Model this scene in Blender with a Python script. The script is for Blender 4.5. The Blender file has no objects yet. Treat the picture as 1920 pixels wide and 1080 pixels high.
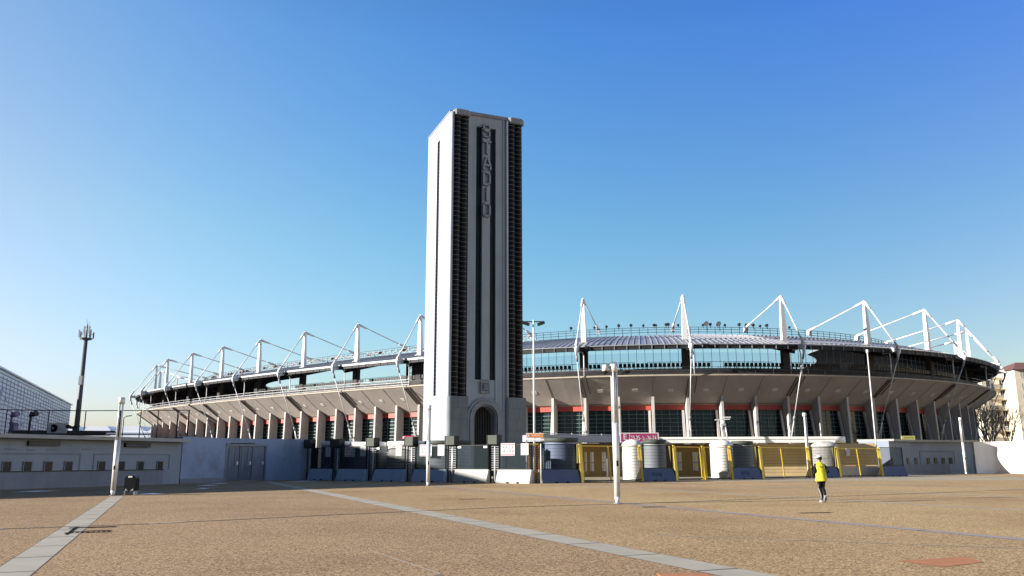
import bpy, bmesh, math, random
from mathutils import Vector, Matrix
from math import sin, cos, pi, radians, atan2, hypot, sqrt
random.seed(7)
S = bpy.context.scene
# ------------------------------------------------------------------ camera
F = 1530.0
PITCH = math.atan(324/1530.0)
ROLL = radians(0.15)
cd = bpy.data.cameras.new('camera'); cam = bpy.data.objects.new('camera', cd); S.collection.objects.link(cam)
cd.sensor_width = 36; cd.lens = F/1920*36; cd.clip_start = 0.1; cd.clip_end = 4000
cam.location = (0, 0, 1.6)
cam.matrix_world = Matrix.Translation((0, 0, 1.6)) @ Matrix.Rotation(pi/2+PITCH, 4, 'X') @ Matrix.Rotation(-ROLL, 4, 'Z')
S.camera = cam
# ------------------------------------------------------------------ sky, sun, exposure
EL = radians(16.3)
SX, SY = -0.970, -0.243
w = bpy.data.worlds.new('World'); S.world = w; w.use_nodes = True
nt = w.node_tree; bg = nt.nodes['Background']
sky = nt.nodes.new('ShaderNodeTexSky'); sky.sky_type = 'NISHITA'; sky.sun_disc = False
sky.sun_elevation = EL; sky.sun_rotation = -atan2(SX, SY)
sky.altitude = 200; sky.air_density = 1.0; sky.dust_density = 1.5; sky.ozone_density = 3.0
# haze of a clear winter morning: paler towards the sun, deep blue away from it; unseen sky dimmed to cut fill light
def wn(t, **k):
    x = nt.nodes.new(t)
    for a_, v_ in k.items(): setattr(x, a_, v_)
    return x
tc = wn('ShaderNodeTexCoord'); dt_ = wn('ShaderNodeVectorMath', operation='DOT_PRODUCT'); dt_.inputs[1].default_value = (SX, SY, 0)
nt.links.new(tc.outputs['Generated'], dt_.inputs[0])
mr_ = wn('ShaderNodeMapRange'); mr_.inputs[1].default_value = -.8; mr_.inputs[2].default_value = .8; nt.links.new(dt_.outputs['Value'], mr_.inputs[0])
def wramp(stops):
    r = wn('ShaderNodeValToRGB'); e = r.color_ramp.elements; k0 = .5
    e[0].position = (stops[0][0]+.8)/1.6; e[0].color = (*[c*k0 for c in stops[0][1]], 1)
    e[1].position = (stops[-1][0]+.8)/1.6; e[1].color = (*[c*k0 for c in stops[-1][1]], 1)
    for q, c in stops[1:-1]: n_ = e.new((q+.8)/1.6); n_.color = (*[v*k0 for v in c], 1)
    nt.links.new(mr_.outputs[0], r.inputs[0]); return r.outputs[0]
SUNQ = (-.72, -.5, -.28, -.06, .14, .34, .58); NEAR = (.27, .32, .42)   # tints by angle from the sun's bearing, at three heights; NEAR dims the unseen sunward sky
def wtint(cols): return wramp(list(zip(SUNQ, cols+[NEAR])))
low = wtint([(1.174, 1.073, .952), (1.113, 1.15, 1.027), (1.118, 1.178, 1.06), (1.191, 1.153, 1.047), (1.22, 1.085, 1.06), (1.33, 1.02, 1.04)])
mid = wtint([(.772, .973, 1.068), (.791, 1.114, 1.163), (.864, 1.221, 1.208), (1.005, 1.282, 1.196), (1.22, 1.292, 1.137), (1.562, 1.256, 1.039)])
high = wtint([(.431, .725, 1.366), (.485, .898, 1.506), (.586, 1.069, 1.576), (.76, 1.222, 1.565), (1.023, 1.334, 1.487), (1.461, 1.409, 1.353)])
sp_ = wn('ShaderNodeSeparateXYZ'); nt.links.new(tc.outputs['Generated'], sp_.inputs[0])
def wlev(z0, z1):
    m_ = wn('ShaderNodeMapRange'); m_.inputs[1].default_value = z0; m_.inputs[2].default_value = z1; nt.links.new(sp_.outputs['Z'], m_.inputs[0]); return m_.outputs[0]
mx0 = wn('ShaderNodeMix', data_type='RGBA'); nt.links.new(wlev(.08, .27), mx0.inputs[0]); nt.links.new(low, mx0.inputs[6]); nt.links.new(mid, mx0.inputs[7])
mxa = wn('ShaderNodeMix', data_type='RGBA'); nt.links.new(wlev(.27, .50), mxa.inputs[0]); nt.links.new(mx0.outputs[2], mxa.inputs[6]); nt.links.new(high, mxa.inputs[7])
mxb = wn('ShaderNodeMix', data_type='RGBA', blend_type='MULTIPLY'); mxb.inputs[0].default_value = 1
nt.links.new(sky.outputs[0], mxb.inputs[6]); nt.links.new(mxa.outputs[2], mxb.inputs[7])
mt_ = wn('ShaderNodeMapRange'); mt_.inputs[1].default_value = .48; mt_.inputs[2].default_value = .85; mt_.inputs[3].default_value = 1; mt_.inputs[4].default_value = .45  # overhead sky dimmed to hold down fill light
nt.links.new(sp_.outputs['Z'], mt_.inputs[0]); mxc = wn('ShaderNodeVectorMath', operation='SCALE')
my_ = wn('ShaderNodeMapRange'); my_.inputs[1].default_value = -.1; my_.inputs[2].default_value = .2; my_.inputs[3].default_value = .5; my_.inputs[4].default_value = 1  # sky behind the camera dimmed to hold down fill light
nt.links.new(sp_.outputs['Y'], my_.inputs[0]); mm_ = wn('ShaderNodeMath', operation='MULTIPLY'); nt.links.new(my_.outputs[0], mm_.inputs[0]); nt.links.new(mt_.outputs[0], mm_.inputs[1])
nt.links.new(mxb.outputs[2], mxc.inputs[0]); nt.links.new(mm_.outputs[0], mxc.inputs['Scale'])
nt.links.new(mxc.outputs[0], bg.inputs[0]); bg.inputs[1].default_value = 0.15   # ramps are stored at half value
sl = bpy.data.lights.new('sun', 'SUN'); sl.energy = 5.0; sl.angle = radians(0.5); sl.color = (1.0, 0.93, 0.84)
so = bpy.data.objects.new('sun', sl); S.collection.objects.link(so)
so.rotation_euler = Vector((SX*cos(EL), SY*cos(EL), sin(EL))).to_track_quat('Z', 'Y').to_euler()
S.view_settings.view_transform = 'Standard'; S.view_settings.look = 'None'
S.view_settings.exposure = 1.4; S.view_settings.gamma = 1
S.render.resolution_x = 1024; S.render.resolution_y = 576

# ------------------------------------------------------------------ materials
MATS = {}
def mat(name, col, rough=0.8, var=0.0, vs=1.0, metal=0.0, bump=0.0, bs=20.0, streak=0.0, stc=None, spec=None, blot=None):
    """procedural material: base colour + world-space noise variation + optional vertical dirt streaks"""
    if name in MATS: return MATS[name]
    m = bpy.data.materials.new(name); m.use_nodes = True; MATS[name] = m
    n = m.node_tree; P = n.nodes['Principled BSDF']
    P.inputs['Roughness'].default_value = rough; P.inputs['Metallic'].default_value = metal
    if spec is not None: P.inputs['Specular IOR Level'].default_value = spec
    c = (*col, 1)
    P.inputs['Base Color'].default_value = c
    geo = n.nodes.new('ShaderNodeNewGeometry'); out = None
    def noise(scale, vec=None, det=4, rgh=.6):
        t = n.nodes.new('ShaderNodeTexNoise'); t.inputs['Scale'].default_value = scale; t.inputs['Detail'].default_value = det
        t.inputs['Roughness'].default_value = rgh
        n.links.new(vec if vec else geo.outputs['Position'], t.inputs['Vector']); return t.outputs['Fac']
    def mixc(a, b, fac):
        x = n.nodes.new('ShaderNodeMix'); x.data_type = 'RGBA'
        for s_, v in ((6, a), (7, b)):
            if isinstance(v, tuple): x.inputs[s_].default_value = v
            else: n.links.new(v, x.inputs[s_])
        n.links.new(fac, x.inputs[0]); return x.outputs[2]
    def ramp(f, lo, hi, a=0.0, b=1.0):
        r = n.nodes.new('ShaderNodeMapRange'); r.inputs[1].default_value = lo; r.inputs[2].default_value = hi
        r.inputs[3].default_value = a; r.inputs[4].default_value = b; n.links.new(f, r.inputs[0]); return r.outputs[0]
    if var:
        d = tuple(max(0, x*(1-var)) for x in col)+(1,); l = tuple(min(1, x*(1+var)) for x in col)+(1,)
        out = mixc(d, l, ramp(noise(vs), .3, .7))
    if streak:
        mp = n.nodes.new('ShaderNodeMapping'); mp.inputs['Scale'].default_value = (2.2, 2.2, .12)
        n.links.new(geo.outputs['Position'], mp.inputs['Vector'])
        sc = (*(stc or tuple(x*.45 for x in col)), 1)
        out = mixc(out or c, sc, ramp(noise(1.0, mp.outputs[0], 6, .7), .5, .75, 0, streak))
    if blot:
        out = mixc(out or c, (*blot[0], 1), ramp(noise(blot[1], None, 6, .65), blot[2], blot[2]+.12, 0, blot[3]))
    if out: n.links.new(out, P.inputs['Base Color'])
    if bump:
        b = n.nodes.new('ShaderNodeBump'); b.inputs['Strength'].default_value = bump; b.inputs['Distance'].default_value = .02
        n.links.new(noise(bs), b.inputs['Height']); n.links.new(b.outputs[0], P.inputs['Normal'])
    return m
def seethrough(name, col, cover, gloss=0.0):
    """wire mesh or glass sheet: a share of it lets light straight through"""
    m = bpy.data.materials.new(name); m.use_nodes = True; MATS[name] = m
    n = m.node_tree; P = n.nodes['Principled BSDF']; o = n.nodes['Material Output']
    P.inputs['Base Color'].default_value = (*col, 1); P.inputs['Roughness'].default_value = .6 if not gloss else .08; P.inputs['Specular IOR Level'].default_value = .1 if not gloss else .5
    t = n.nodes.new('ShaderNodeBsdfTransparent'); x = n.nodes.new('ShaderNodeMixShader'); x.inputs[0].default_value = cover
    if gloss: t.inputs[0].default_value = (*gloss, 1)
    n.links.new(t.outputs[0], x.inputs[1]); n.links.new(P.outputs[0], x.inputs[2]); n.links.new(x.outputs[0], o.inputs[0])
    return m

def M_(k):
    return MATS[k]
mat('travertine', (.28, .325, .385), .75, .06, .35, streak=.4, stc=(0.136, 0.13, 0.136), bump=.1, bs=8)
mat('stone_block', (.165, .19, .215), .85, .14, .8, streak=.35, bump=.2, bs=6)
mat('stone_trim', (.21, .235, .27), .8, .12, 1.2, streak=.3)
mat('joint_dark', (.10, .10, .11), .9)
mat('glazed_brick', (.007, .007, .010), .4, .4, 3, spec=.12)
mat('ring_light', (.13, .13, .14), .5, .1, 4)
mat('strip_dark', (.008, .013, .017), .4, .3, 2, spec=.15)
mat('grille_bronze', (0.06, 0.054, 0.048), .5, .2, 2)
mat('black_void', (.004, .004, .005), .9, spec=.1)
mat('bowl_concrete', (.40, .355, .32), .85, .12, .25, streak=.25, stc=(0.186, 0.149, 0.124), bump=.1, bs=5)
mat('fin_concrete', (.42, .40, .385), .85, .10, .6, streak=.4, stc=(0.236, 0.205, 0.18), bump=.15, bs=5)
mat('rim_concrete', (0.348, 0.3, 0.24), .85, .12, .8)
mat('bowl_rib', (0.102, 0.078, 0.066), .8)
mat('bowl_seam', (0.198, 0.162, 0.132), .8)
mat('rib_grey', (.34, .34, .36), .5)
mat('sign_dull', (.34, .34, .12), .6)
mat('vent_pale', (.60, .57, .52), .8)
mat('red_band', (.40, .058, .042), .6, .08, 1)
mat('window_glass', (.010, .026, .028), .15, .35, .4, spec=.35)
mat('mullion', (0.18, 0.216, 0.216), .5, metal=.3)
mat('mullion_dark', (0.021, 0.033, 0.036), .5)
mat('white_steel', (.56, .57, .59), .45, .04, 1)
mat('grey_steel', (0.24, 0.252, 0.27), .5, .08, 2)
mat('dark_steel', (0.021, 0.0216, 0.0252), .6, .2, 1, spec=.2)
mat('column_dark', (0.051, 0.048, 0.048), .8, .15, 1, spec=.2)
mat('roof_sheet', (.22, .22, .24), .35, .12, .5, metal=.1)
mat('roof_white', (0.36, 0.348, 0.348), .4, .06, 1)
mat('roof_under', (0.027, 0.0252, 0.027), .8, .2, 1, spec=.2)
mat('stand_concrete', (0.078, 0.078, 0.084), .9, .3, 2)
mat('seat_plastic', (0.0084, 0.0084, 0.0108), .5, spec=.2)
seethrough('screen_glass', (.30, .45, .72), .10, (.86, .93, 1.0))
seethrough('wire_green', (.008, .020, .024), .52)
seethrough('wire_yellow', (.36, .23, .03), .17)
seethrough('wire_grey', (.16, .16, .15), .42)
mat('wall_plaster', (.205, .24, .30), .85, .10, .5, streak=.3, stc=(0.174, 0.174, 0.174), bump=.1)
mat('wall_ledge', (.15, .165, .21), .8, .12, .8, streak=.3)
mat('wall_blue', (.20, .255, .385), .8, .08, .6, streak=.15, blot=((.12, .135, .17), .35, .56, .6))
mat('wall_white', (.78, .78, .78), .8, .05, .6, streak=.1)
mat('slab_edge', (0.276, 0.276, 0.27), .7, .1, 1)
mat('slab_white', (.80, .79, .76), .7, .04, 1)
mat('slab_blue', (0.252, 0.276, 0.336), .7, .05, 1)  # shaded copy of slab_white: the canopy's shade is in the colour
mat('door_steel', (.12, .145, .20), .45, .15, 1.5, metal=.4)
mat('door_frame', (.15, .175, .23), .5, .1, 1.5, metal=.3)
mat('window_dark', (0.018, 0.021, 0.021), .4, .3, 3, spec=.2)
mat('barrier_white', (0.396, 0.396, 0.384), .85, .08, .8, streak=.3, stc=(0.26, 0.248, 0.229), bump=.15)
mat('barrier_blue', (.065, .095, .19), .8, .10, 1.2, streak=.2, bump=.15)  # white concrete turned from the sun: its shade is put into the colour
mat('barrier_pale_blue', (.33, .42, .57), .8, .08, 1.0, streak=.2, bump=.15)  # white concrete in cast shadow: blue skylight shade put into the colour
mat('frame_black', (0.0084, 0.0102, 0.0108), .5, spec=.2)
mat('yellow_paint', (.78, .56, .05), .5, .10, 1.2, streak=.25, stc=(0.279, 0.205, 0.0248))
mat('yellow_dull', (0.18, 0.156, 0.03), .7, .15, 2)
mat('orange_paint', (.72, .30, .04), .55, .1, 1)
mat('box_green', (0.051, 0.06, 0.051), .6, .15, 2, spec=.2)
mat('shutter_white', (.74, .73, .70), .6, .04, .5, streak=.30, stc=(0.248, 0.242, 0.223))
mat('shutter_dirty', (0.42, 0.414, 0.39), .7, .06, .5, streak=.6, stc=(0.124, 0.124, 0.118), blot=((.16, .16, .15), 1.4, .54, .75))
mat('shutter_grey', (.26, .29, .33), .6, .06, .8, streak=.2)
mat('shutter_blue', (.16, .21, .34), .6, .08, .8)
mat('groove', (0.132, 0.132, 0.138), .8)
mat('tan_wall', (.52, .40, .22), .85, .12, .6, streak=.25, bump=.1)
mat('brown_wall', (.21, .125, .055), .85, .2, .8, streak=.3)
mat('sign_white', (.60, .60, .60), .5)
mat('paper', (.36, .36, .37), .6)
mat('sign_magenta', (.27, .028, .11), .5, .04, 2)
mat('sign_red', (.60, .04, .12), .5)
mat('sign_orange', (.72, .26, .07), .5)
mat('sign_ink', (0.06, 0.042, 0.06), .6)
mat('sign_grey', (0.312, 0.324, 0.348), .6)
mat('galvanised', (.62, .63, .64), .45, .10, 3, metal=.25, streak=.3, stc=(0.186, 0.174, 0.161))
mat('bin_black', (0.0072, 0.0078, 0.0096), .35, spec=.2)
mat('snow', (.80, .84, .92), .8, .05, 3)
mat('palasport', (.62, .67, .74), .4, .10, .25, metal=.2)
mat('palasport_line', (.34, .39, .48), .6, .2, .4)
mat('mast_steel', (0.051, 0.054, 0.057), .6, .15, 2)
mat('far_white', (.62, .66, .76), .8, .04, .05)
mat('apt_wall', (.62, .55, .43), .9, .08, .2, streak=.2)
mat('apt_roof', (0.132, 0.06, 0.051), .9, .15, .8)
mat('shutter_tan', (0.312, 0.3, 0.264), .8)
mat('bark_pale', (0.312, 0.276, 0.234), .9, .25, 3)
mat('bark_dark', (0.096, 0.066, 0.048), .9, .25, 3)
mat('skin', (0.252, 0.144, 0.102), .6)
mat('tights', (0.0084, 0.0084, 0.0096), .6, spec=.2)
mat('tights_trim', (0.39, 0.39, 0.372), .6)
mat('sleeve', (0.0072, 0.0066, 0.0084), .8, spec=.2)
mat('vest', (.54, .50, .02), .6, .10, 9)
mat('graffiti', (0.012, 0.018, 0.072), .7)
mat('rust_patch', (.36, .14, .055), .9, .18, 3, bump=.2)
mat('joint', (0.06, 0.048, 0.039), .95)
mat('tarp', (0.018, 0.021, 0.03), .7, .2, 3)
mat('purple_cloth', (0.12, 0.102, 0.18), .7, .2, 5)

# ground materials
def ground_mat():
    m = bpy.data.materials.new('washed_gravel_concrete'); m.use_nodes = True
    n = m.node_tree; P = n.nodes['Principled BSDF']; P.inputs['Roughness'].default_value = .95
    P.inputs['Specular IOR Level'].default_value = .2
    g = n.nodes.new('ShaderNodeNewGeometry')
    def nz(s, d=3, r=.6):
        t = n.nodes.new('ShaderNodeTexNoise'); t.inputs['Scale'].default_value = s; t.inputs['Detail'].default_value = d
        t.inputs['Roughness'].default_value = r; n.links.new(g.outputs['Position'], t.inputs['Vector']); return t.outputs['Fac']
    def rp(f, stops):
        r = n.nodes.new('ShaderNodeValToRGB'); e = r.color_ramp.elements
        e[0].position, e[0].color = stops[0][0], (*stops[0][1], 1); e[1].position, e[1].color = stops[-1][0], (*stops[-1][1], 1)
        for p_, c_ in stops[1:-1]:
            k = e.new(p_); k.color = (*c_, 1)
        n.links.new(f, r.inputs[0]); return r.outputs[0]
    v = n.nodes.new('ShaderNodeTexVoronoi'); v.inputs['Scale'].default_value = 42; n.links.new(g.outputs['Position'], v.inputs['Vector'])
    sp = n.nodes.new('ShaderNodeSeparateColor'); n.links.new(v.outputs['Color'], sp.inputs[0])
    peb = rp(sp.outputs[0], [(0, (.10, .062, .030)), (.3, (.305, .202, .103)), (.65, (.45, .31, .162)), (1, (.70, .52, .315))])
    big = rp(nz(.16, 6, .6), [(.30, (.78, .73, .70)), (.5, (.97, .97, .97)), (.7, (1.06, 1.07, 1.05))])
    mx = n.nodes.new('ShaderNodeMix'); mx.data_type = 'RGBA'; mx.blend_type = 'MULTIPLY'; mx.inputs[0].default_value = 1
    n.links.new(peb, mx.inputs[6]); n.links.new(big, mx.inputs[7])
    gr = rp(nz(11.0, 8, .8), [(.36, (.80, .77, .75)), (.5, (1, 1, 1)), (.66, (1.12, 1.12, 1.10))])
    mz = n.nodes.new('ShaderNodeMix'); mz.data_type = 'RGBA'; mz.blend_type = 'MULTIPLY'; mz.inputs[0].default_value = .8
    n.links.new(mx.outputs[2], mz.inputs[6]); n.links.new(gr, mz.inputs[7])
    # every field between two strips was cast in its own tone
    dp = n.nodes.new('ShaderNodeVectorMath'); dp.operation = 'DOT_PRODUCT'; dp.inputs[1].default_value = (.923, .385, 0); n.links.new(g.outputs['Position'], dp.inputs[0])
    mr = n.nodes.new('ShaderNodeMapRange'); mr.inputs[1].default_value = -20; mr.inputs[2].default_value = 80; n.links.new(dp.outputs['Value'], mr.inputs[0])
    fr_ = n.nodes.new('ShaderNodeValToRGB'); fr_.color_ramp.interpolation = 'CONSTANT'; e = fr_.color_ramp.elements
    e[0].position = 0; e[0].color = (.74, .72, .75, 1); e[1].position = (20-1.95)/100; e[1].color = (.79, .775, .80, 1)
    for q, c in ((27.75, (.88, .87, .84)), (36.35, (.98, .985, .92)), (45.6, (.94, .93, .88)), (54.5, (1.0, 1.0, .93)), (63.5, (.96, .95, .90))):
        k = e.new(q/100); k.color = (*c, 1)
    n.links.new(mr.outputs[0], fr_.inputs[0])
    mf_ = n.nodes.new('ShaderNodeMix'); mf_.data_type = 'RGBA'; mf_.blend_type = 'MULTIPLY'; mf_.inputs[0].default_value = 1
    n.links.new(mz.outputs[2], mf_.inputs[6]); n.links.new(fr_.outputs[0], mf_.inputs[7]); mz = mf_
    n.links.new(mz.outputs[2], P.inputs['Base Color'])
    b = n.nodes.new('ShaderNodeBump'); b.inputs['Strength'].default_value = .25; b.inputs['Distance'].default_value = .012
    n.links.new(v.outputs['Distance'], b.inputs['Height']); n.links.new(b.outputs[0], P.inputs['Normal'])
    return m
MATS['ground'] = ground_mat()
mat('strip_concrete', (.33, .305, .25), .9, .12, .9, bump=.15, bs=30, blot=((.24, .22, .20), 1.3, .60, .6))
mat('strip_violet', (.25, .228, .222), .9, .12, .9, bump=.15, bs=30)
mat('inner_ground', (0.3, 0.252, 0.168), .95, .12, .6)
mat('far_ground', (0.132, 0.12, 0.102), .95, .2, .05)

# ------------------------------------------------------------------ mesh builder
class MB:
    def __init__(s): s.v = []; s.f = []; s.m = []; s.mats = []; s.sm = []
    def mi(s, k):
        if k not in s.mats: s.mats.append(k)
        return s.mats.index(k)
    def add(s, vs, fs, k, smooth=False):
        o = len(s.v); s.v += [tuple(x) for x in vs]; i = s.mi(k)
        for f in fs: s.f.append(tuple(o+j for j in f)); s.m.append(i); s.sm.append(smooth)
        return s
    def frame(s, o, ax, ay, az, hx, hy, hz, k):
        o, ax, ay, az = map(Vector, (o, ax, ay, az))
        vs = [o+ax*(a*hx)+ay*(b*hy)+az*(c*hz) for a, b, c in ((-1,-1,-1),(1,-1,-1),(1,1,-1),(-1,1,-1),(-1,-1,1),(1,-1,1),(1,1,1),(-1,1,1))]
        return s.add(vs, [(0,3,2,1),(4,5,6,7),(0,1,5,4),(1,2,6,5),(2,3,7,6),(3,0,4,7)], k)
    def box(s, x0, x1, y0, y1, z0, z1, k):
        return s.frame(((x0+x1)/2, (y0+y1)/2, (z0+z1)/2), (1,0,0), (0,1,0), (0,0,1), (x1-x0)/2, (y1-y0)/2, (z1-z0)/2, k)
    def wbox(s, p, q, t, z0, z1, k, off=0.0):
        """upright slab from p to q in plan, thickness t; off shifts it along the left-hand normal"""
        p = Vector(p[:2]).to_3d(); q = Vector(q[:2]).to_3d(); d = q-p; L = d.length; d /= L; nn = Vector((-d.y, d.x, 0))
        return s.frame((p+q)/2+nn*off+Vector((0, 0, (z0+z1)/2)), d, nn, (0,0,1), L/2, t/2, (z1-z0)/2, k)
    def beam(s, p, q, w_, h, k, up=(0,0,1), w2=None, h2=None):
        p, q = Vector(p), Vector(q); d = (q-p).normalized(); up = Vector(up)
        if abs(d.dot(up)) > .98: up = Vector((1,0,0)) if abs(d.x) < .9 else Vector((0,1,0))
        a = d.cross(up).normalized(); b = a.cross(d)
        w2 = w_ if w2 is None else w2; h2 = h if h2 is None else h2
        vs = [p+a*(i*w_/2)+b*(j*h/2) for i, j in ((-1,-1),(1,-1),(1,1),(-1,1))]+[q+a*(i*w2/2)+b*(j*h2/2) for i, j in ((-1,-1),(1,-1),(1,1),(-1,1))]
        return s.add(vs, [(0,1,2,3),(4,7,6,5),(0,4,5,1),(1,5,6,2),(2,6,7,3),(3,7,4,0)], k)
    def tube(s, p, q, r, k, n=8, r2=None):
        p, q = Vector(p), Vector(q); d = (q-p).normalized(); up = Vector((0,0,1)) if abs(d.z) < .95 else Vector((1,0,0))
        a = d.cross(up).normalized(); b = a.cross(d); r2 = r if r2 is None else r2
        vs = [p+a*(r*cos(2*pi*i/n))+b*(r*sin(2*pi*i/n)) for i in range(n)]+[q+a*(r2*cos(2*pi*i/n))+b*(r2*sin(2*pi*i/n)) for i in range(n)]
        s.add(vs, [(i, (i+1) % n, n+(i+1) % n, n+i)[::-1] for i in range(n)], k, True)
        return s.add([], [tuple(len(s.v)-2*n+i for i in range(n)), tuple(len(s.v)-n+i for i in reversed(range(n)))], k) if False else s.caps(n, k)
    def caps(s, n, k):
        o = len(s.v)-2*n; i = s.mi(k)
        s.f.append(tuple(o+j for j in range(n))); s.m.append(i); s.sm.append(False)
        s.f.append(tuple(o+n+j for j in reversed(range(n)))); s.m.append(i); s.sm.append(False)
        return s
    def lathe(s, c, prof, k, n=24, a0=0, a1=2*pi, ax=(1,0), sy=1.0):
        """prof [(r,z)] around vertical axis at c"""
        full = abs(a1-a0-2*pi) < 1e-6; m = n if full else n+1
        vs = []
        for r, z in prof:
            for i in range(m):
                t = a0+(a1-a0)*i/n; u, v_ = r*cos(t), r*sin(t)*sy
                vs.append((c[0]+u*ax[0]-v_*ax[1], c[1]+u*ax[1]+v_*ax[0], c[2]+z))
        fs = []
        for j in range(len(prof)-1):
            for i in range(n):
                i2 = (i+1) % m
                fs.append((j*m+i, j*m+i2, (j+1)*m+i2, (j+1)*m+i))
        return s.add(vs, fs, k, True)
    def prism(s, pts, o, ax, ay, az, t, k):
        """polygon pts (u,v) in plane ax,ay at o, extruded t along az"""
        o, ax, ay, az = map(Vector, (o, ax, ay, az)); n = len(pts)
        vs = [o+ax*u+ay*v_ for u, v_ in pts]+[o+ax*u+ay*v_+az*t for u, v_ in pts]
        return s.add(vs, [tuple(range(n))[::-1], tuple(range(n, 2*n))]+[(i, (i+1) % n, n+(i+1) % n, n+i) for i in range(n)], k)
    def sphere(s, c, r, k, n=12, m=8, sc=(1,1,1)):
        vs = []; fs = []
        for j in range(m+1):
            for i in range(n):
                a = pi*j/m; b = 2*pi*i/n
                vs.append((c[0]+r*sc[0]*sin(a)*cos(b), c[1]+r*sc[1]*sin(a)*sin(b), c[2]+r*sc[2]*cos(a)))
        for j in range(m):
            for i in range(n): fs.append((j*n+i, (j+1)*n+i, (j+1)*n+(i+1) % n, j*n+(i+1) % n))
        return s.add(vs, fs, k, True)
    def build(s, name, parent=None, label=None, cat=None, group=None, kind=None, fix=True):
        me = bpy.data.meshes.new(name)
        off = parent_world(parent) if parent else Vector((0,0,0))
        me.from_pydata([tuple(Vector(v)-off) for v in s.v], [], s.f)
        for k in s.mats: me.materials.append(MATS[k])
        me.polygons.foreach_set('material_index', s.m); me.polygons.foreach_set('use_smooth', s.sm)
        me.update()
        if fix:
            bm = bmesh.new(); bm.from_mesh(me); bmesh.ops.recalc_face_normals(bm, faces=bm.faces); bm.to_mesh(me); bm.free()
        o = bpy.data.objects.new(name, me); S.collection.objects.link(o)
        if parent: o.parent = parent
        tag(o, label, cat, group, kind)
        return o
def parent_world(p):
    v = Vector((0,0,0))
    while p: v += p.location; p = p.parent
    return v
def tag(o, label=None, cat=None, group=None, kind=None):
    for k, v in (('label', label), ('category', cat), ('group', group), ('kind', kind)):
        if v: o[k] = v
    return o
def thing(name, label, cat, loc, group=None):
    o = bpy.data.objects.new(name, None); S.collection.objects.link(o); o.location = loc; o.empty_display_size = .3
    return tag(o, label, cat, group)
def copy_tree(o, parent=None):
    c = o.copy(); S.collection.objects.link(c); c.parent = parent
    for ch in list(o.children): copy_tree(ch, c)
    return c
def text_part(name, txt, size, depth, k, parent, o, ax, ay, align='CENTER', sx=1.0, label=None):
    """lettering standing on plane (ax right, ay up) at o"""
    cu = bpy.data.curves.new(name, 'FONT'); cu.body = txt; cu.size = size; cu.extrude = depth; cu.align_x = align; cu.align_y = 'CENTER'
    t = bpy.data.objects.new(name, cu); S.collection.objects.link(t)
    bpy.context.view_layer.update()
    me = bpy.data.meshes.new_from_object(t.evaluated_get(bpy.context.evaluated_depsgraph_get())); me.name = name
    bpy.data.objects.remove(t); bpy.data.curves.remove(cu)
    ax, ay = Vector(ax), Vector(ay); az = ax.cross(ay); off = parent_world(parent) if parent else Vector((0,0,0))
    for v in me.vertices: v.co = Vector(o)+ax*(v.co.x*sx)+ay*v.co.y+az*v.co.z-off
    me.materials.clear(); me.materials.append(MATS[k])
    ob = bpy.data.objects.new(name, me); S.collection.objects.link(ob); ob.parent = parent
    if label: ob['label'] = label
    return ob
V = Vector

# ------------------------------------------------------------------ ground
MB().box(-1600, 1600, -200, 3000, -.5, -.02, 'far_ground').build('terrain', kind='structure')
MB().box(-90, 90, -20, 101, -.2, 0, 'ground').build('plaza', kind='structure')
# paving strips, parallel, 0.39 / -0.92
D1 = V((-.385, .923, 0)); N1 = V((.923, .385, 0))
def strip(off, a, b, wd, k, segs):
    mb = MB(); p = N1*off
    L = b-a; n = int(L/segs)
    for i in range(n):
        q0 = p+D1*(a+i*L/n+.035); q1 = p+D1*(a+(i+1)*L/n-.035)
        h = .003+random.uniform(0, .0015)
        mb.add([q0-N1*wd/2+V((0,0,h)), q0+N1*wd/2+V((0,0,h)), q1+N1*wd/2+V((0,0,h)), q1-N1*wd/2+V((0,0,h))], [(0,1,2,3)], k)
    a0, b0 = p+D1*a, p+D1*b; e_ = N1*(wd/2+.02); zz = V((0,0,.0015))
    mb.add([a0-e_+zz, a0+e_+zz, b0+e_+zz, b0-e_+zz], [(0,1,2,3)], 'joint')
    return mb.build('paving_strip', kind='structure')
strip(-1.95, 2, 44, .58, 'strip_concrete', 2.1)
strip(7.75, 2, 71, .74, 'strip_concrete', 2.1)
strip(16.35, 2, 52, .40, 'strip_violet', 3.0)
strip(25.6, 2, 60, .36, 'strip_concrete', 3.0)
strip(34.5, 2, 70, .36, 'strip_concrete', 3.0)
strip(43.5, 2, 75, .36, 'strip_concrete', 3.0)
def line(pts, wd, k, h=.006):
    mb = MB()
    for (x0, y0), (x1, y1) in zip(pts, pts[1:]):
        d = V((x1-x0, y1-y0, 0)).normalized(); nn = V((-d.y, d.x, 0))*wd/2
        a, b = V((x0, y0, h)), V((x1, y1, h)); mb.add([a-nn, a+nn, b+nn, b-nn], [(0,1,2,3)], k)
    return mb
line([(-24, 14.4), (-12.5, 20.7), (-9.65, 22.2), (-5.24, 25.9), (-.11, 29.75), (4, 31.6), (20, 41), (40, 53)], .16, 'joint', .0065).build('expansion_joint', kind='structure')
line([(-24, 14.62), (-12.55, 20.9)], .13, 'sign_white', .0085).build('paving_edge', kind='structure')
line([(-9.6, 22.32), (-8.9, 22.9)], .10, 'sign_white', .0085).build('paving_edge', kind='structure')
line([(-2.2, 10), (-1.05, 12.4), (-2.6, 15.6)], .035, 'strip_concrete').build('expansion_joint', kind='structure')
line([(3.0, 18.6), (9.5, 15.6)], .06, 'strip_concrete').build('expansion_joint', kind='structure')
line([(8.0, 45.5), (30, 59)], .28, 'strip_concrete').build('expansion_joint', kind='structure')
line([(2.5, 53.2), (36, 74)], .30, 'strip_concrete').build('expansion_joint', kind='structure')
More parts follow.
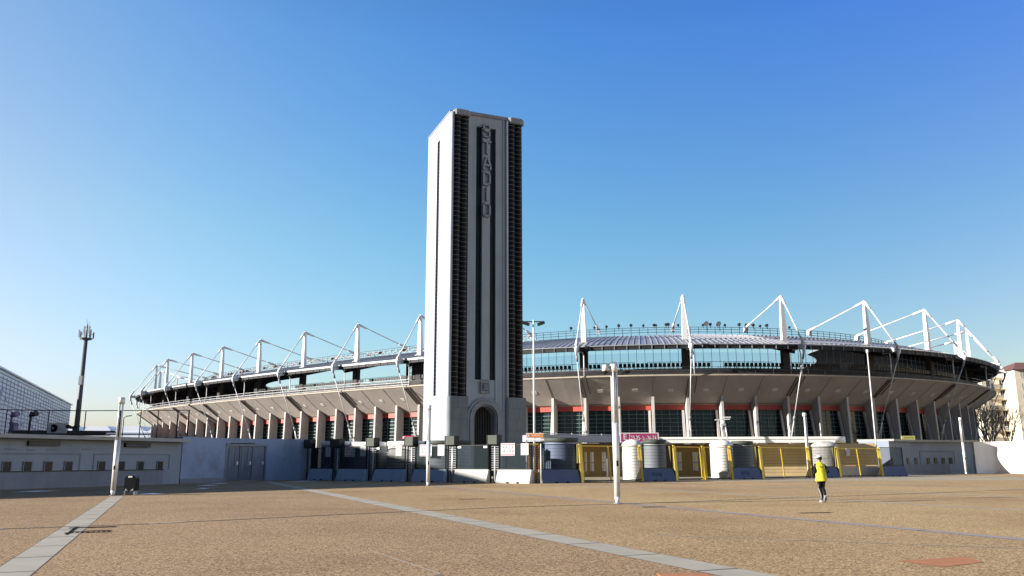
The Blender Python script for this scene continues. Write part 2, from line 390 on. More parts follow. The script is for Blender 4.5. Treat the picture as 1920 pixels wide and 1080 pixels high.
# metal drain slot in the left strip
g = thing('drain_grate', 'dark open drain grate crossing the pale paving strip', 'drain', (-10.6, 20.9, 0))
mb = MB(); mb.frame((-10.45, 21.1, .009), N1, D1, (0,0,1), .52, .10, .004, 'black_void').build('slot', g)
mb = MB(); mb.add([(-10.98, 21.25, .0075), (-10.86, 21.25, .0075), (-9.95, 19.0, .0075), (-10.02, 19.0, .0075)], [(0,1,2,3)], 'black_void').build('gap', g)  # dark sliver painting the hole's shadow along the strip edge
mb = MB(); mb.frame((-9.95, 20.0, .009), N1, D1, (0,0,1), .45, .04, .004, 'black_void').build('slot', g)
mb = MB()
for i in range(9): mb.frame(tuple(V((-9.82, 19.62, .009))+N1*(i-4)*.11), N1, D1, (0,0,1), .035, .10, .004, 'black_void')
mb.build('grate', g)
for x, y, wx, lab in ((-1.75, 36.0, .55, 'short dark drain slot in the plaza in front of the tower'), (4.95, 29.6, .42, 'dark drain slot lying just right of the near lamp pole foot'), (9.35, 26.1, .55, 'dark drain slot in the plaza in front of the jogger')):
    g = thing('drain_slot', lab, 'drain', (x, y, 0), 'short drain slots in the plaza')
    MB().frame((x, y, .004), (.97, .22, 0), (-.22, .97, 0), (0,0,1), wx, .14, .002, 'bowl_rib').build('frame', g)
    m = MB()
    for i in range(12): m.frame((x+.97*wx*(i-5.5)/6, y+.22*wx*(i-5.5)/6, .008), (.97, .22, 0), (-.22, .97, 0), (0,0,1), wx*.05, .11, .002, 'black_void')
    m.build('grate', g)
# rust patches
MB().add([(7.62, 14.35, .005), (6.2, 13.8, .005), (6.55, 13.0, .005), (7.5, 13.62, .005)], [(0,1,2,3)], 'rust_patch').build('manhole_cover', label='rusty diamond shaped cover in the gravel paving on the right', cat='manhole cover')
mb = MB()
mb.frame((2.45, 12.05, .006), (1,.1,0), (-.1,1,0), (0,0,1), .36, .28, .004, 'rust_patch').build('manhole_cover', label='small rusty cover beside the middle paving strip at the lower edge', cat='manhole cover')
# ------------------------------------------------------------------ stadium curve (four-arc oval)
CX, CY, TH, AL, R1, R2 = -1.513, 197.338, -0.70101, 0.13348, 346.40, 60.739
dd = R1-R2; EX = dd*sin(AL); EYc = dd*cos(AL)
l1 = R1*2*AL; l2 = R2*(pi-2*AL); PER = 2*(l1+l2)
def fr(s_):
    s_ %= PER
    if s_ < l1: c = (0, EYc); R = R1; a = -pi/2-AL+s_/R1
    elif s_ < l1+l2: c = (EX, 0); R = R2; a = -pi/2+AL+(s_-l1)/R2
    elif s_ < 2*l1+l2: c = (0, -EYc); R = R1; a = pi/2-AL+(s_-l1-l2)/R1
    else: c = (-EX, 0); R = R2; a = pi/2+AL+(s_-2*l1-l2)/R2
    x, y = c[0]+R*cos(a), c[1]+R*sin(a)
    ct, st = cos(TH), sin(TH)
    p = V((CX+x*ct-y*st, CY+x*st+y*ct, 0)); a += TH
    return p, V((cos(a), sin(a), 0)), V((-sin(a), cos(a), 0))
def P3(s_, L, z, dt=0.0):
    p, n, t = fr(s_); q = p+n*L+t*dt; q.z = z; return q
SP = PER/38; S0 = 10.9
def rw(s_, L, z):
    """the roof is narrower along the near long side"""
    if z < 19 or L > -12: return L, z
    q = ((s_-97+PER/2) % PER)-PER/2; k = min(1, max(0, (abs(q)-62)/25)); k = k*k*(3-2*k)
    k = .28+.72*k; return -12+(L+12)*k, 20.3+(z-20.3)*k
def sweep(mb, prof, k, s0=0.0, s1=None, step=None, close=False, smooth=False):
    """sweep (L,z) profile along the oval"""
    full = s1 is None
    if full: s0, s1 = S0, S0+PER
    step = step or SP/6; n = max(1, round((s1-s0)/step)); m = len(prof); vs = []; fs = []
    for i in range(n+(0 if full else 1)):
        s_ = s0+(s1-s0)*i/n
        vs += [P3(s_, *rw(s_, L, z)) for L, z in prof]
    cnt = n if full else n+1
    for i in range(n):
        j = (i+1) % cnt
        for a in range(m if close else m-1):
            b = (a+1) % m
            fs.append((i*m+a, j*m+a, j*m+b, i*m+b))
    if close and not full: fs += [tuple(range(m)), tuple(n*m+a for a in reversed(range(m)))]
    return mb.add(vs, fs, k, smooth)
stad = thing('stadium', 'large oval concrete stadium with white masts and tie rods behind the tower', 'stadium', (CX, CY, 0))
# bowl shell: underside slope with seams
mb = MB()
mb2 = []
nb = 38*3
sweep(mb, [(3.3, 12.62), (-1.35, 9.28), (-1.75, 9.20)], 'bowl_concrete')
sweep(mb, [(3.3, 12.62), (3.42, 12.66), (3.42, 12.86), (2.9, 12.86), (1.6, 12.80), (1.55, 13.7)], 'rim_concrete')
sweep(mb, [(1.55, 13.7), (.6, 13.72), (.55, 13.95), (-.6, 13.97), (-.65, 13.5), (-28, 2.2), (-29, 2.0), (-29, 0)], 'stand_concrete')
mb.build('bowl_shell', stad, fix=False)
mb = MB()
sweep(mb, [(1.62, 12.85), (1.62, 13.70), (1.58, 13.72)], 'dark_steel')
mb.build('walkway_wall', stad, fix=False)
# seams and ribs
sA, sB = -46, 222
mb = MB()
for j in range(-10, 64):
    s_ = S0+j*SP/3
    if j % 3 == 0:
        mr = MB()
        for dt in (-.22, .22): mr.beam(P3(s_, 3.25, 12.55, dt), P3(s_, .05, 10.28, dt), .12, .22, 'bowl_rib')
        mr.beam(P3(s_, 3.3, 12.6, .9), P3(s_, .6, 10.65,   .9), .07, .12, 'bowl_rib')
        mr.build('bowl_rib', stad)
    for q in (0,):
        if j % 3 == 0 and q == 0: continue
        if j > 32 and q: continue
        mb = MB(); mb.beam(P3(s_+q*SP/9, 3.28, 12.58), P3(s_+q*SP/9, -1.3, 9.30), .035, .03, 'bowl_seam')
        if q == 0: mb.build('panel_joint', stad)
vp = MB(); vp.frame((0,0,0), (1,0,0), (0,1,0), (0,0,1), .36, .03, .29, 'vent_pale')
vent = None
for j in range(-6, 60):
    if j % 3 == 2 and random.random() < .3: continue
    s_ = S0+(j+.5)*SP/3; p, n, t = fr(s_)
    if vent is None:
        vent = vp.build('vent_cover'); o = vent
    else:
        o = vent.copy(); S.collection.objects.link(o)
    u = V((n.x*.812, n.y*.812, .583)); az = V((n.x*.583, n.y*.583, -.812))
    m4 = Matrix((( t.x, az.x, u.x, 0), (t.y, az.y, u.y, 0), (0, az.z, u.z, 0), (0,0,0,1)))
    o.parent = stad; o.matrix_basis = Matrix.Translation(P3(s_, 1.0, 10.97)+az*.01-stad.location) @ m4
# facade: red band and windows per bay
mb = MB(); sweep(mb, [(-1.55, 8.42), (-1.55, 9.22)], 'red_band', -46, 222, SP/6); sweep(mb, [(-1.50, 9.12), (-1.50, 9.24), (-1.2, 9.26)], 'rim_concrete', -46, 222, SP/6)
mb.build('red_band', stad, fix=False)
mb = MB(); sweep(mb, [(-2.9, 0), (-2.9, 9.2)], 'black_void'); sweep(mb, [(-1.56, 8.42), (-2.9, 8.42)], 'black_void')
mb.build('facade_back', stad, fix=False)
for j in range(-8, 62):
    a, b = S0+j*SP/3+.12, S0+(j+1)*SP/3-.12
    m_ = MB(); m_.add([P3(a, -1.65, .2), P3(b, -1.65, .2), P3(b, -1.85, 8.42), P3(a, -1.85, 8.42)], [(0,1,2,3)], 'window_glass')
    win = m_.build('window', stad, fix=False)
    m_ = MB(); k = 'mullion' if j < 31 else 'mullion_dark'  # bays turned from the sun get a darker copy, shade in the colour
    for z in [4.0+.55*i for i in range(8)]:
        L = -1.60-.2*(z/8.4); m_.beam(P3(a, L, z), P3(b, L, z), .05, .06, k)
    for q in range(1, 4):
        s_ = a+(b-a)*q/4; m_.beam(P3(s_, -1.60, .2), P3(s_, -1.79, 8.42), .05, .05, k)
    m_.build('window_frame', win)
# fins: blade and raking column
fin0 = None
for j in range(-8, 63):
    s_ = S0+j*SP/3; p, n, t = fr(s_)
    if fin0 is None:
        f = MB()   # local: x=t, y=n, z
        prof = [(-1.6, 0), (.22, 0), (.02, 10.26), (-1.35, 9.30), (-1.6, 9.30)]
        f.add([(-.17, L, z) for L, z in prof]+[(.17, L, z) for L, z in prof], [(0,1,2,3,4), (9,8,7,6,5)]+[(i, 5+i, 5+(i+1) % 5, (i+1) % 5) for i in range(5)], 'fin_concrete')
        o = fin0 = f.build('fin')
        g = MB(); g.beam((-.50, -1.45, 8.35), (-.50, .10, 0), .26, .32, 'fin_concrete'); gk = g.build('raking_column', fin0)
        o.parent = stad
        kids = [gk]
    else:
        o = copy_tree(fin0, stad)
    o.matrix_basis = Matrix.Translation(p-stad.location) @ Matrix(((t.x, n.x, 0, 0), (t.y, n.y, 0, 0), (0, 0, 1, 0), (0, 0, 0, 1)))
# ------------------------------------------------------------------ roof
rp_ = [(3.95, 16.72), (3.9, 16.80), (0, 17.95), (-5, 19.1), (-9.5, 20.05), (-12, 20.4), (-20, 21.0), (-26, 21.1), (-26, 20.8), (-20, 20.65), (-12, 20.1), (-5, 18.7), (0, 17.3), (3.3, 16.25)]
mb = MB(); sweep(mb, rp_[:9], 'roof_sheet', step=SP/9, smooth=False)
mb.build('roof', stad, fix=False)
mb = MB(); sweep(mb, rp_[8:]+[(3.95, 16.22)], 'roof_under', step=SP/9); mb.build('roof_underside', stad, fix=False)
mb = MB(); sweep(mb, [(3.97, 16.22), (3.97, 16.74)], 'dark_steel', step=SP/9)
sweep(mb, [(4.02, 16.62), (4.08, 16.64), (4.08, 16.90), (3.95, 16.92)], 'white_steel', S0-4*SP, S0+5.9*SP, SP/9)
sweep(mb, [(3.98, 16.70), (4.12, 16.74), (4.12, 16.84), (3.92, 16.86)], 'grey_steel', step=SP/9)
for i in range(-30, 144):
    s_ = S0+i*SP/9
    mb.beam(P3(s_, 4.05, 16.2), P3(s_, 4.05, 16.72), .07, .10, 'grey_steel')
mb.build('roof_fascia', stad, fix=False)
# sheet seams: light ribs on roof
mb = MB()
for i in range(-60, 340):
    s_ = S0+i*SP/18
    k = 'rib_grey' if i > 18*7.3 else 'roof_sheet'
    pts = [(3.9, 16.86), (0, 18.0), (-5, 19.15), (-9.5, 20.10), (-12, 20.45)]
    for (La, za), (Lb, zb) in zip(pts, pts[1:]): mb.beam(P3(s_, La, za), P3(s_, Lb, zb), .16 if i % 2 == 0 else .10, .05, k)
sweep(mb, [(3.9, 16.83), (3.85, 16.86)], 'rib_grey', step=SP/9)
mb.build('roof_ribs', stad, fix=False)
# bright ribbed sheets between the 9th and 11th mast
mb = MB(); sweep(mb, [(3.7, 16.93), (0, 18.04), (-5, 19.20), (-10.3, 20.26)], 'roof_white', S0+8.9*SP, S0+10.9*SP, SP/9)
for i in range(0, 37):
    s_ = S0+8.95*SP+i*SP/19
    for L, z in ((2.7, 17.22), (-1.2, 18.34), (-4.2, 19.03), (-8, 19.82)):
        mb.beam(P3(s_, L, z+.03), P3(s_+.4, L, z+.03), .3, .05, 'column_dark')
mb.build('roof_sheets', stad, fix=False)
# girders below the roof at each mast
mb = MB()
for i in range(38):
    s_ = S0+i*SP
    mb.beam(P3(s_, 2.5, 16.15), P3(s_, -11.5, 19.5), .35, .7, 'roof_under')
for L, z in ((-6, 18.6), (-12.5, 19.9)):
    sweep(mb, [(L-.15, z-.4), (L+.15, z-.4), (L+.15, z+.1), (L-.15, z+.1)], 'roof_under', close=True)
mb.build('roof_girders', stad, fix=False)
# mast with ties (one kind, copied round the oval)
def build_mast():
    m = MB()
    vs = []
    for z, hw, hd in ((17.75, .36, .28), (20.2, .34, .27), (24.0, .19, .18), (24.35, .12, .10)):
        vs += [(-hw, -hd, z), (hw, -hd, z), (hw, hd, z), (-hw, hd, z)]
    fs = [(0,3,2,1), (12,13,14,15)]
    for j in range(3):
        for i in range(4): fs.append((j*4+i, j*4+(i+1) % 4, j*4+4+(i+1) % 4, j*4+4+i))
    m.add(vs, fs, 'white_steel')
    m.box(-.6, .6, -.5, .5, 17.5, 17.95, 'grey_steel')
    mast = m.build('mast')
    # outer tie (y = outward)
    m = MB(); a, b = V((0, .1, 24.15)), V((0, 5.2, 16.75)); d = (b-a).normalized()
    m.tube(a, a+d*1.5, .20, 'white_steel', 8, .17); m.tube(a+d*1.5, b-d*1.3, .095, 'white_steel'); m.tube(b-d*1.3, b, .15, 'white_steel', 8, .26)
    m.build('tie_rod', mast)
    m = MB(); a, b = V((0, -.1, 24.15)), V((0, -11.4, 21.6)); d = (b-a).normalized()
    m.tube(a, a+d*1.8, .22, 'white_steel', 8, .17); m.tube(a+d*1.8, b-d*1.6, .095, 'white_steel'); m.tube(b-d*1.6, b, .16, 'white_steel', 8, .22)
    m.beam((0, -11.4, 21.65), (0, -11.6, 20.8), .5, .6, 'white_steel')
    m.build('tie_rod', mast)
    m = MB()   # outrigger arm and node
    m.add([(-.26, 2.6, 16.2), (.26, 2.6, 16.2), (.26, 2.6, 16.9), (-.26, 2.6, 16.9), (-.12, 5.3, 16.35), (.12, 5.3, 16.35), (.12, 5.3, 16.85), (-.12, 5.3, 16.85)],
          [(0,3,2,1), (4,5,6,7), (0,1,5,4), (1,2,6,5), (2,3,7,6), (3,0,4,7)], 'white_steel')
    m.tube((0, 5.25, 16.6), (0, 4.95, 15.45), .30, 'white_steel', 8, .13)
    m.build('outrigger', mast)
    m = MB(); a, b = V((0, 4.97, 15.5)), V((0, .55, 5.6)); d = (b-a).normalized()
    m.tube(a, a+d*.8, .15, 'grey_steel'); m.tube(a+d*.7, b-d*1.6, .065, 'white_steel')
    for dx in (-.16, .16): m.tube(b-d*1.7, b+V((dx*1.3, -.1, -1.3)), .07, 'white_steel', 6)
    m.tube(b-d*2.0, b-d*1.4, .16, 'grey_steel'); m.frame(b+V((0, 0, -.15)), (1,0,0), (0,1,0), (0,0,1), .30, .10, .16, 'grey_steel')
    m.build('anchor_rod', mast)
    m = MB(); m.tube((.6, 3.05, 12.85), (.6, 3.1, 15.7), .085, 'white_steel'); m.tube((.6, 3.1, 15.7), (.35, 3.3, 16.3), .085, 'white_steel')
    m.build('post', mast)
    m = MB(); m.box(-.52, .52, -.38, .38, 12.7, 17.6, 'column_dark'); m.build('pillar', mast)
    return mast
mast = build_mast()
for i in range(38):
    s_ = S0+i*SP; p, n, t = fr(s_)
    o = mast if i == 0 else copy_tree(mast, stad)
    o.parent = stad
    o.matrix_basis = Matrix.Translation(p-stad.location) @ Matrix(((t.x, n.x, 0, 0), (t.y, n.y, 0, 0), (0, 0, 1, 0), (0, 0, 0, 1)))
# extra stair block by the fifth visible mast
mb = MB(); s_ = S0+5*SP
for dt in (-2.4, -1.2): mb.frame(P3(s_, 0, 15.0, dt), (1,0,0), (0,1,0), (0,0,1), .28, .28, 1.9, 'column_dark')
for z in (13.6, 14.4, 15.2, 16.0): mb.beam(P3(s_, 0, z, -2.4), P3(s_, 0, z, -1.2), .1, .1, 'column_dark')
mb.build('stair_tower', stad)
# railings on the rim
for kk, (sa, sb, k) in enumerate(((-46, 82, 'white_steel'), (82, 172, 'column_dark'), (172, 222, 'grey_steel'))):  # rail colours darken where the rim is shaded
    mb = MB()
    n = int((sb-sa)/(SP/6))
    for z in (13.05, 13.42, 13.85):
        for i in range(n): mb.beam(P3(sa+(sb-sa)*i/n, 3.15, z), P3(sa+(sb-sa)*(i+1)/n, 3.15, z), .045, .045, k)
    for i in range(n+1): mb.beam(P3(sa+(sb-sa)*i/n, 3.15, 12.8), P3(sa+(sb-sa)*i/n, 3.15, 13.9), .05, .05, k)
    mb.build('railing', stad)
# upper row guard rail and seats
mb = MB()
for i in range(-18, 130):
    a, b = S0+i*SP/8, S0+(i+1)*SP/8
    if i % 11 == 5:
        mb.build('guard_rail', stad); mb = MB(); continue
    mb.beam(P3(a, -.4, 14.95), P3(b, -.4, 14.95), .05, .05, 'dark_steel'); mb.beam(P3(a, -.4, 13.95), P3(a, -.4, 14.97), .05, .05, 'dark_steel')
    mb.beam(P3(b, -.4, 13.95), P3(b, -.4, 14.97), .05, .05, 'dark_steel')
mb.build('guard_rail', stad)
sm = MB()
sm.box(-.24, .24, -.05, .35, .30, .36, 'seat_plastic'); sm.add([(-.24,-.05,.33), (.24,-.05,.33), (.20,-.12,.80), (-.20,-.12,.80), (-.24,.02,.33), (.24,.02,.33), (.20,-.05,.82), (-.20,-.05,.82)],
       [(0,1,2,3), (7,6,5,4), (0,4,5,1), (1,5,6,2), (2,6,7,3), (3,7,4,0)], 'seat_plastic'); sm.box(-.04, .04, .0, .12, 0, .3, 'seat_plastic')
seat0 = sm.build('seat'); seat0.parent = stad
cand = []
x = 40.0
while x < 176:
    i = (x-S0)/SP
    if (i % 1.375) > .10: cand.append(x)
    x += .60
near = sorted(cand, key=lambda q: (fr(q)[0]).length)[:150]
near = [q for q in near if 0 < 1][:100]
rest = [q for q in cand if q not in near]
for i, q in enumerate(near):
    p, n, t = fr(q); o = seat0 if i == 0 else seat0.copy()
    if i: S.collection.objects.link(o); o.parent = stad
    o.matrix_basis = Matrix.Translation(P3(q, .1, 13.94)-stad.location) @ Matrix(((t.x, -n.x, 0, 0), (t.y, -n.y, 0, 0), (0, 0, 1, 0), (0, 0, 0, 1)))
mb = MB()
for q in rest:
    p, n, t = fr(q); mb.frame(P3(q, .2, 14.5), t, n, (0,0,1), .22, .05, .26, 'seat_plastic'); mb.frame(P3(q, .0, 14.25), t, n, (0,0,1), .24, .2, .04, 'seat_plastic')
mb.build('seats', stad, kind='stuff')
# glass wind screen behind the seats
ns = 60; s0g, s1g = S0+5.1*SP, S0+12.2*SP
mb = MB()
sweep(mb, [(-1.2, 13.9), (-1.2, 16.35)], 'screen_glass', s0g, s1g, SP/12)
gl = mb.build('glass_screen', stad, fix=False)
mb = MB()
for i in range(86):
    s_ = s0g+(s1g-s0g)*i/85; mb.beam(P3(s_, -1.15, 13.9), P3(s_, -1.15, 16.9), .05, .05, 'mullion')
mb.build('screen_posts', gl)
# roof catwalk, lamps
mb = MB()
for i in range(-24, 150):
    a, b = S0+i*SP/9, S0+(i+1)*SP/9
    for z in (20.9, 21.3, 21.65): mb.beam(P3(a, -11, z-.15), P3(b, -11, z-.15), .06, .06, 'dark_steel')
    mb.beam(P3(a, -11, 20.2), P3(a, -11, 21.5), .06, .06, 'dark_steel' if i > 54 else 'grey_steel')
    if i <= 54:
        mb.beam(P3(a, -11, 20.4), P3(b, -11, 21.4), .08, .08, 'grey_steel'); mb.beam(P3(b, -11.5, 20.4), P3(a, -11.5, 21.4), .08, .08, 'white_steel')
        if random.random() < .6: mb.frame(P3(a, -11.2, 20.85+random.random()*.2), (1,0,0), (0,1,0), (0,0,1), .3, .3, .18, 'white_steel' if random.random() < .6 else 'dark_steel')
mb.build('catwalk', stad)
fl = MB(); fl.tube((0,0,0), (0,0,.55), .05, 'dark_steel', 6); fl.tube((0,-.12,.72), (0,.28,.66), .17, 'dark_steel', 10, .26); fl.beam((-.22,0,.5), (.22,0,.5), .05, .05, 'dark_steel')
fl0 = fl.build('floodlight'); fl0.parent = stad
ls = [76, 77, 78] + [S0+SP*(7.62+.165*i) for i in range(9)] + [S0+SP*(8.75+.16*i) for i in range(3)] + [S0+SP*(9.4+.10*i) for i in range(10) if i not in (4,)] + [S0+SP*10.65]
ls = [q+5 if q < 90 else q-SP for q in ls]
for i, q in enumerate(ls):
    p, n, t = fr(q); o = fl0 if i == 0 else fl0.copy()
    if i: S.collection.objects.link(o); o.parent = stad
    o.matrix_basis = Matrix.Translation(P3(q, -11.1, 21.35)-stad.location) @ Matrix(((t.x, -n.x, 0, 0), (t.y, -n.y, 0, 0), (0, 0, 1, 0), (0, 0, 0, 1))) @ Matrix.Scale(random.uniform(.75, 1.0), 4)
for i, q in enumerate((S0+SP*8.45, S0+SP*8.62)):  # dishes
    mb = MB(); c = P3(q, -11, 21.9); mb.tube(c-V((0,0,1)), c, .05, 'dark_steel'); mb.tube(c, c+V((-.2,-.25,.1)), .2, 'dark_steel', 14, .40); mb.build('dish_antenna', stad)

# ------------------------------------------------------------------ tower
A = V((.925, .380, 0)).normalized(); B = V((-A.y, A.x, 0)); O = V((-6.77, 86.91, 0)); Z = V((0,0,1))
tw = thing('tower', 'tall pale stone tower with black ribbed corner columns and raised vertical lettering', 'tower', O)
def T(u, v_, z): return O+A*u+B*v_+Z*z
def tbox(mb, u0, u1, v0, v1, z0, z1, k): return mb.frame(T((u0+u1)/2, (v0+v1)/2, (z0+z1)/2), A, B, Z, (u1-u0)/2, (v1-v0)/2, (z1-z0)/2, k)
W, DP, HT = 8.75, 9.4, 41.2
mb = MB()
# core in slices so the arch recess and slit are real
tbox(mb, 0.0, 2.75, .55, 4.55, 0, HT-.35, 'travertine'); tbox(mb, 5.65, W, .55, 4.55, 0, HT-.35, 'travertine')
tbox(mb, 2.75, 5.65, .55, 4.55, 8.2, HT-.35, 'travertine'); tbox(mb, .35, W, 4.55, 5.5, 0, 38.9, 'travertine')
tbox(mb, 0, .35, 4.55, 5.5, 38.9, HT-.35, 'travertine'); tbox(mb, .35, W, 4.55, 5.5, 38.9, HT-.35, 'travertine'); tbox(mb, 0, .35, 4.55, 5.5, 0, 8.7, 'travertine')
tbox(mb, 0, W, 5.5, DP, 0, HT-.35, 'travertine')
tbox(mb, 2.75, 5.65, 2.2, 4.55, 0, 8.2, 'travertine')
# front face wall between columns, split around two dark recesses
tbox(mb, 2.05, 3.0, .12, .55, 0, 39.35, 'travertine'); tbox(mb, 5.38, 6.25, .12, .55, 0, 39.35, 'travertine')
tbox(mb, 2.05, 6.25, .12, .55, 39.35, 40.6, 'travertine')
tbox(mb, 3.72, 4.66, .02, .55, 10.2, 39.35, 'travertine')
tbox(mb, 3.0, 5.38, .2, .55, 8.22, 10.2, 'travertine')
tbox(mb, 6.25, 6.9, .05, .55, 0, 40.6, 'travertine')
tbox(mb, 0.0, .26, -.02, .55, 0, 40.58, 'travertine')
mb.build('body', tw)
for u0, u1 in ((3.0, 3.72), (4.66, 5.38)):
    mb = MB(); tbox(mb, u0, u1, .40, .56, 10.2, 39.35, 'strip_dark'); mb.build('dark_strip', tw)
mb = MB(); tbox(mb, .16, .34, 4.552, 5.498, 8.7, 38.9, 'glazed_brick')
z = 9.0
while z < 38.8: tbox(mb, .12, .17, 4.56, 5.49, z, z+.04, 'joint_dark'); z += .46
mb.build('slit_window', tw)
# rounded white mouldings beside columns
mb = MB()
for u in (.05, 6.72): mb.tube(T(u, -.02, 0), T(u, -.02, 40.6), .17, 'travertine', 10)
mb.build('moulding', tw)
def col(u0, u1):
    mb = MB(); hw = (u1-u0)/4
    for q in (0, 1):
        cu = u0+hw*(1+2*q)
        mb.lathe(T(cu, .30, 0), [(hw*.97, 8.35), (hw*.97, 40.3)], 'glazed_brick', 14, pi, 2*pi, (A.x, A.y), .62)
    tbox(mb, u0, u1, .30, .6, 8.35, 40.3, 'glazed_brick')
    o = mb.build('ribbed_column', tw, fix=False)
    mb = MB()
    for q in (0, 1):
        cu = u0+hw*(1+2*q); z = 8.7+(.0 if q == 0 else -.12)
        while z < 40.2:
            mb.lathe(T(cu, .30, 0), [(hw*.96, z), (hw*1.035, z), (hw*1.035, z+.055), (hw*.96, z+.055)], 'ring_light', 12, pi, 2*pi, (A.x, A.y), .62)
            z += .56
    mb.build('ring_courses', o, fix=False)
    mb = MB()   # cap with rounded corner
    vs = []
    for zz, g_ in ((40.3, 0), (40.85, 0), (41.0, -.10), (41.06, -.28)):
        for uu, vv in ((u0-.12, .45), (u0-.12, -.12), (u0+.15, -.34), (u1-.15, -.34), (u1+.12, -.12), (u1+.12, .45)):
            cu = (u0+u1)/2; vs.append(T(uu+(g_*(1 if uu > cu else -1)), vv-(g_ if vv < 0 else 0), zz))
    fs = [(0,1,2,3,4,5)[::-1], tuple(range(18, 24))]+[(j*6+i, j*6+(i+1) % 6, j*6+6+(i+1) % 6, j*6+6+i) for j in range(3) for i in range(6)]
    mb.add(vs, fs, 'stone_trim'); mb.build('cap', o)
    mb = MB()   # stone base block in courses, rounded front corners
    for zi in range(7):
        z0, z1 = zi*1.19+.012, (zi+1)*1.19-.012
        for uu0, uu1 in (((u0-.08, (u0+u1)/2+.18*(1 if zi % 2 else -1)-.01), ((u0+u1)/2+.18*(1 if zi % 2 else -1)+.01, u1+.10))):
            tbox(mb, uu0, uu1, -.30, .5, z0, z1, 'stone_block')
    tbox(mb, u0-.05, u1+.07, -.27, .5, 0, 8.35, 'joint_dark')
    mb.lathe(T(u0-.08, .08, 0), [(.38, 0), (.38, 8.3)], 'stone_block', 8, pi*.9, pi*1.5, (A.x, A.y)); mb.build('base_block', tw, fix=False)
col(.30, 2.05); col(6.95, 8.72)
mb = MB(); tbox(mb, 1.9, 7.0, -.03, 4.9, 40.62, 40.99, 'stone_trim'); tbox(mb, -.06, W+.05, .6, DP+.06, 40.85, 41.02, 'stone_trim'); tbox(mb, .1, W-.1, .75, DP-.1, 41.02, 41.1, 'joint_dark'); mb.build('parapet', tw)
# arch portal
def arc_pts(cu, zc, r, n=16): return [(cu+r*cos(pi*i/n), zc+r*sin(pi*i/n)) for i in range(n+1)]
cu, zc = 4.19, 6.15
for r0, r1, v0, v1, k in ((1.78, 2.08, -.06, .3, 'stone_trim'), (1.40, 1.76, -.14, .3, 'stone_trim'), (1.22, 1.385, .02, .3, 'stone_block')):
    inner = [(cu+r0, 0)]+arc_pts(cu, zc, r0)+[(cu-r0, 0)]; outer = [(cu+r1, 0)]+arc_pts(cu, zc, r1)+[(cu-r1, 0)]
    m = MB(); n = len(inner); vs = [T(u, v0, z) for u, z in inner]+[T(u, v0, z) for u, z in outer]+[T(u, v1, z) for u, z in inner]+[T(u, v1, z) for u, z in outer]
    fs = []
    for i in range(n-1): fs += [(i, i+1, n+i+1, n+i), (i, 2*n+i, 2*n+i+1, i+1), (n+i, n+i+1, 3*n+i+1, 3*n+i)]
    m.add(vs, fs, k); m.build('archivolt', tw)
# spandrel wall round the opening + reveal
m = MB(); n = 17; ap = arc_pts(cu, zc, 1.23)
hi = [(cu+1.23+(-2.46)*i/16, 8.23) for i in range(17)]
vs = [T(u, .22, z) for u, z in ap]+[T(u, .22, z) for u, z in hi]
m.add(vs, [(i, i+1, n+i+1, n+i) for i in range(16)], 'travertine')
m.add([T(cu+1.23, .22, 0), T(5.7, .22, 0), T(5.7, .22, 8.23), T(cu+1.23, .22, 8.23)], [(0,1,2,3)], 'travertine')
m.add([T(cu-1.23, .22, 0), T(2.7, .22, 0), T(2.7, .22, 8.23), T(cu-1.23, .22, 8.23)], [(3,2,1,0)], 'travertine')
rv = [(cu+1.23, 0)]+ap+[(cu-1.23, 0)]; n = len(rv)
m.add([T(u, .22, z) for u, z in rv]+[T(u, 1.7, z) for u, z in rv], [(i, i+1, n+i+1, n+i) for i in range(n-1)], 'stone_trim', True)
m.build('portal_reveal', tw, fix=False)
m = MB(); tbox(m, 2.9, 5.5, 1.72, 1.8, 0, 8, 'black_void')
for i in range(13):
    u = cu-1.15+i*2.3/12; zt = zc+sqrt(max(0, 1.22**2-(u-cu)**2)); m.beam(T(u, 1.62, 0), T(u, 1.62, zt), .09, .09, 'grille_bronze')
m.build('door_grille', tw)
# square crest panel above the arch (plain relief)
m = MB(); tbox(m, 3.66, 4.72, -.02, .25, 8.75, 10.0, 'stone_trim'); m.build('crest_panel', tw)
m = MB(); tbox(m, 3.84, 4.54, -.05, 0, 9.0, 9.8, 'joint_dark'); tbox(m, 3.92, 4.46, -.10, -.04, 9.08, 9.72, 'stone_trim')
m.prism([(-.2,.26), (.2,.26), (.2,-.05), (0,-.27), (-.2,-.05)], T(4.19, -.10, 9.42), A, Z, -B, .05, 'stone_block'); m.build('crest', tw)
# raised letters S T A D I O, built as bevelled bars
LET = {'S': [[(.42,.86), (.36,1), (.06,1), (0,.9), (0,.6), (.08,.52), (.36,.46), (.42,.36), (.42,.08), (.34,0), (.06,0), (0,.12)]],
       'T': [[(0,1), (.5,1)], [(.25,1), (.25,0)]], 'A': [[(0,0), (.0,.25), (.2,1), (.3,1), (.5,.25), (.5,0)], [(.05,.32), (.45,.32)]],
       'D': [[(0,0), (0,1), (.32,1), (.45,.86), (.45,.14), (.32,0), (0,0)]], 'I': [[(.25,0), (.25,1)]],
       'O': [[(.08,1), (.36,1), (.45,.88), (.45,.12), (.36,0), (.08,0), (0,.12), (0,.88), (.08,1)]]}
zs = [38.12, 36.08, 34.18, 32.33, 30.5, 28.62]
for ch, z in zip('STADIO', zs):
    m = MB()
    for pl in LET[ch]:
        for (a, b), (c, d) in zip(pl, pl[1:]):
            p, q = T(3.80+a*1.62, -.13, z+b*1.42), T(3.80+c*1.62, -.13, z+d*1.42); e = (q-p).normalized()*.07
            m.beam(p-e, q+e, .17, .34, 'travertine', up=tuple(B)); m.beam(p-e*1.3+B*.13, q+e*1.3+B*.13, .25, .06, 'joint_dark', up=tuple(B))  # wider dark plate behind each stroke stands in for its shadow
    m.build('letter', tw)

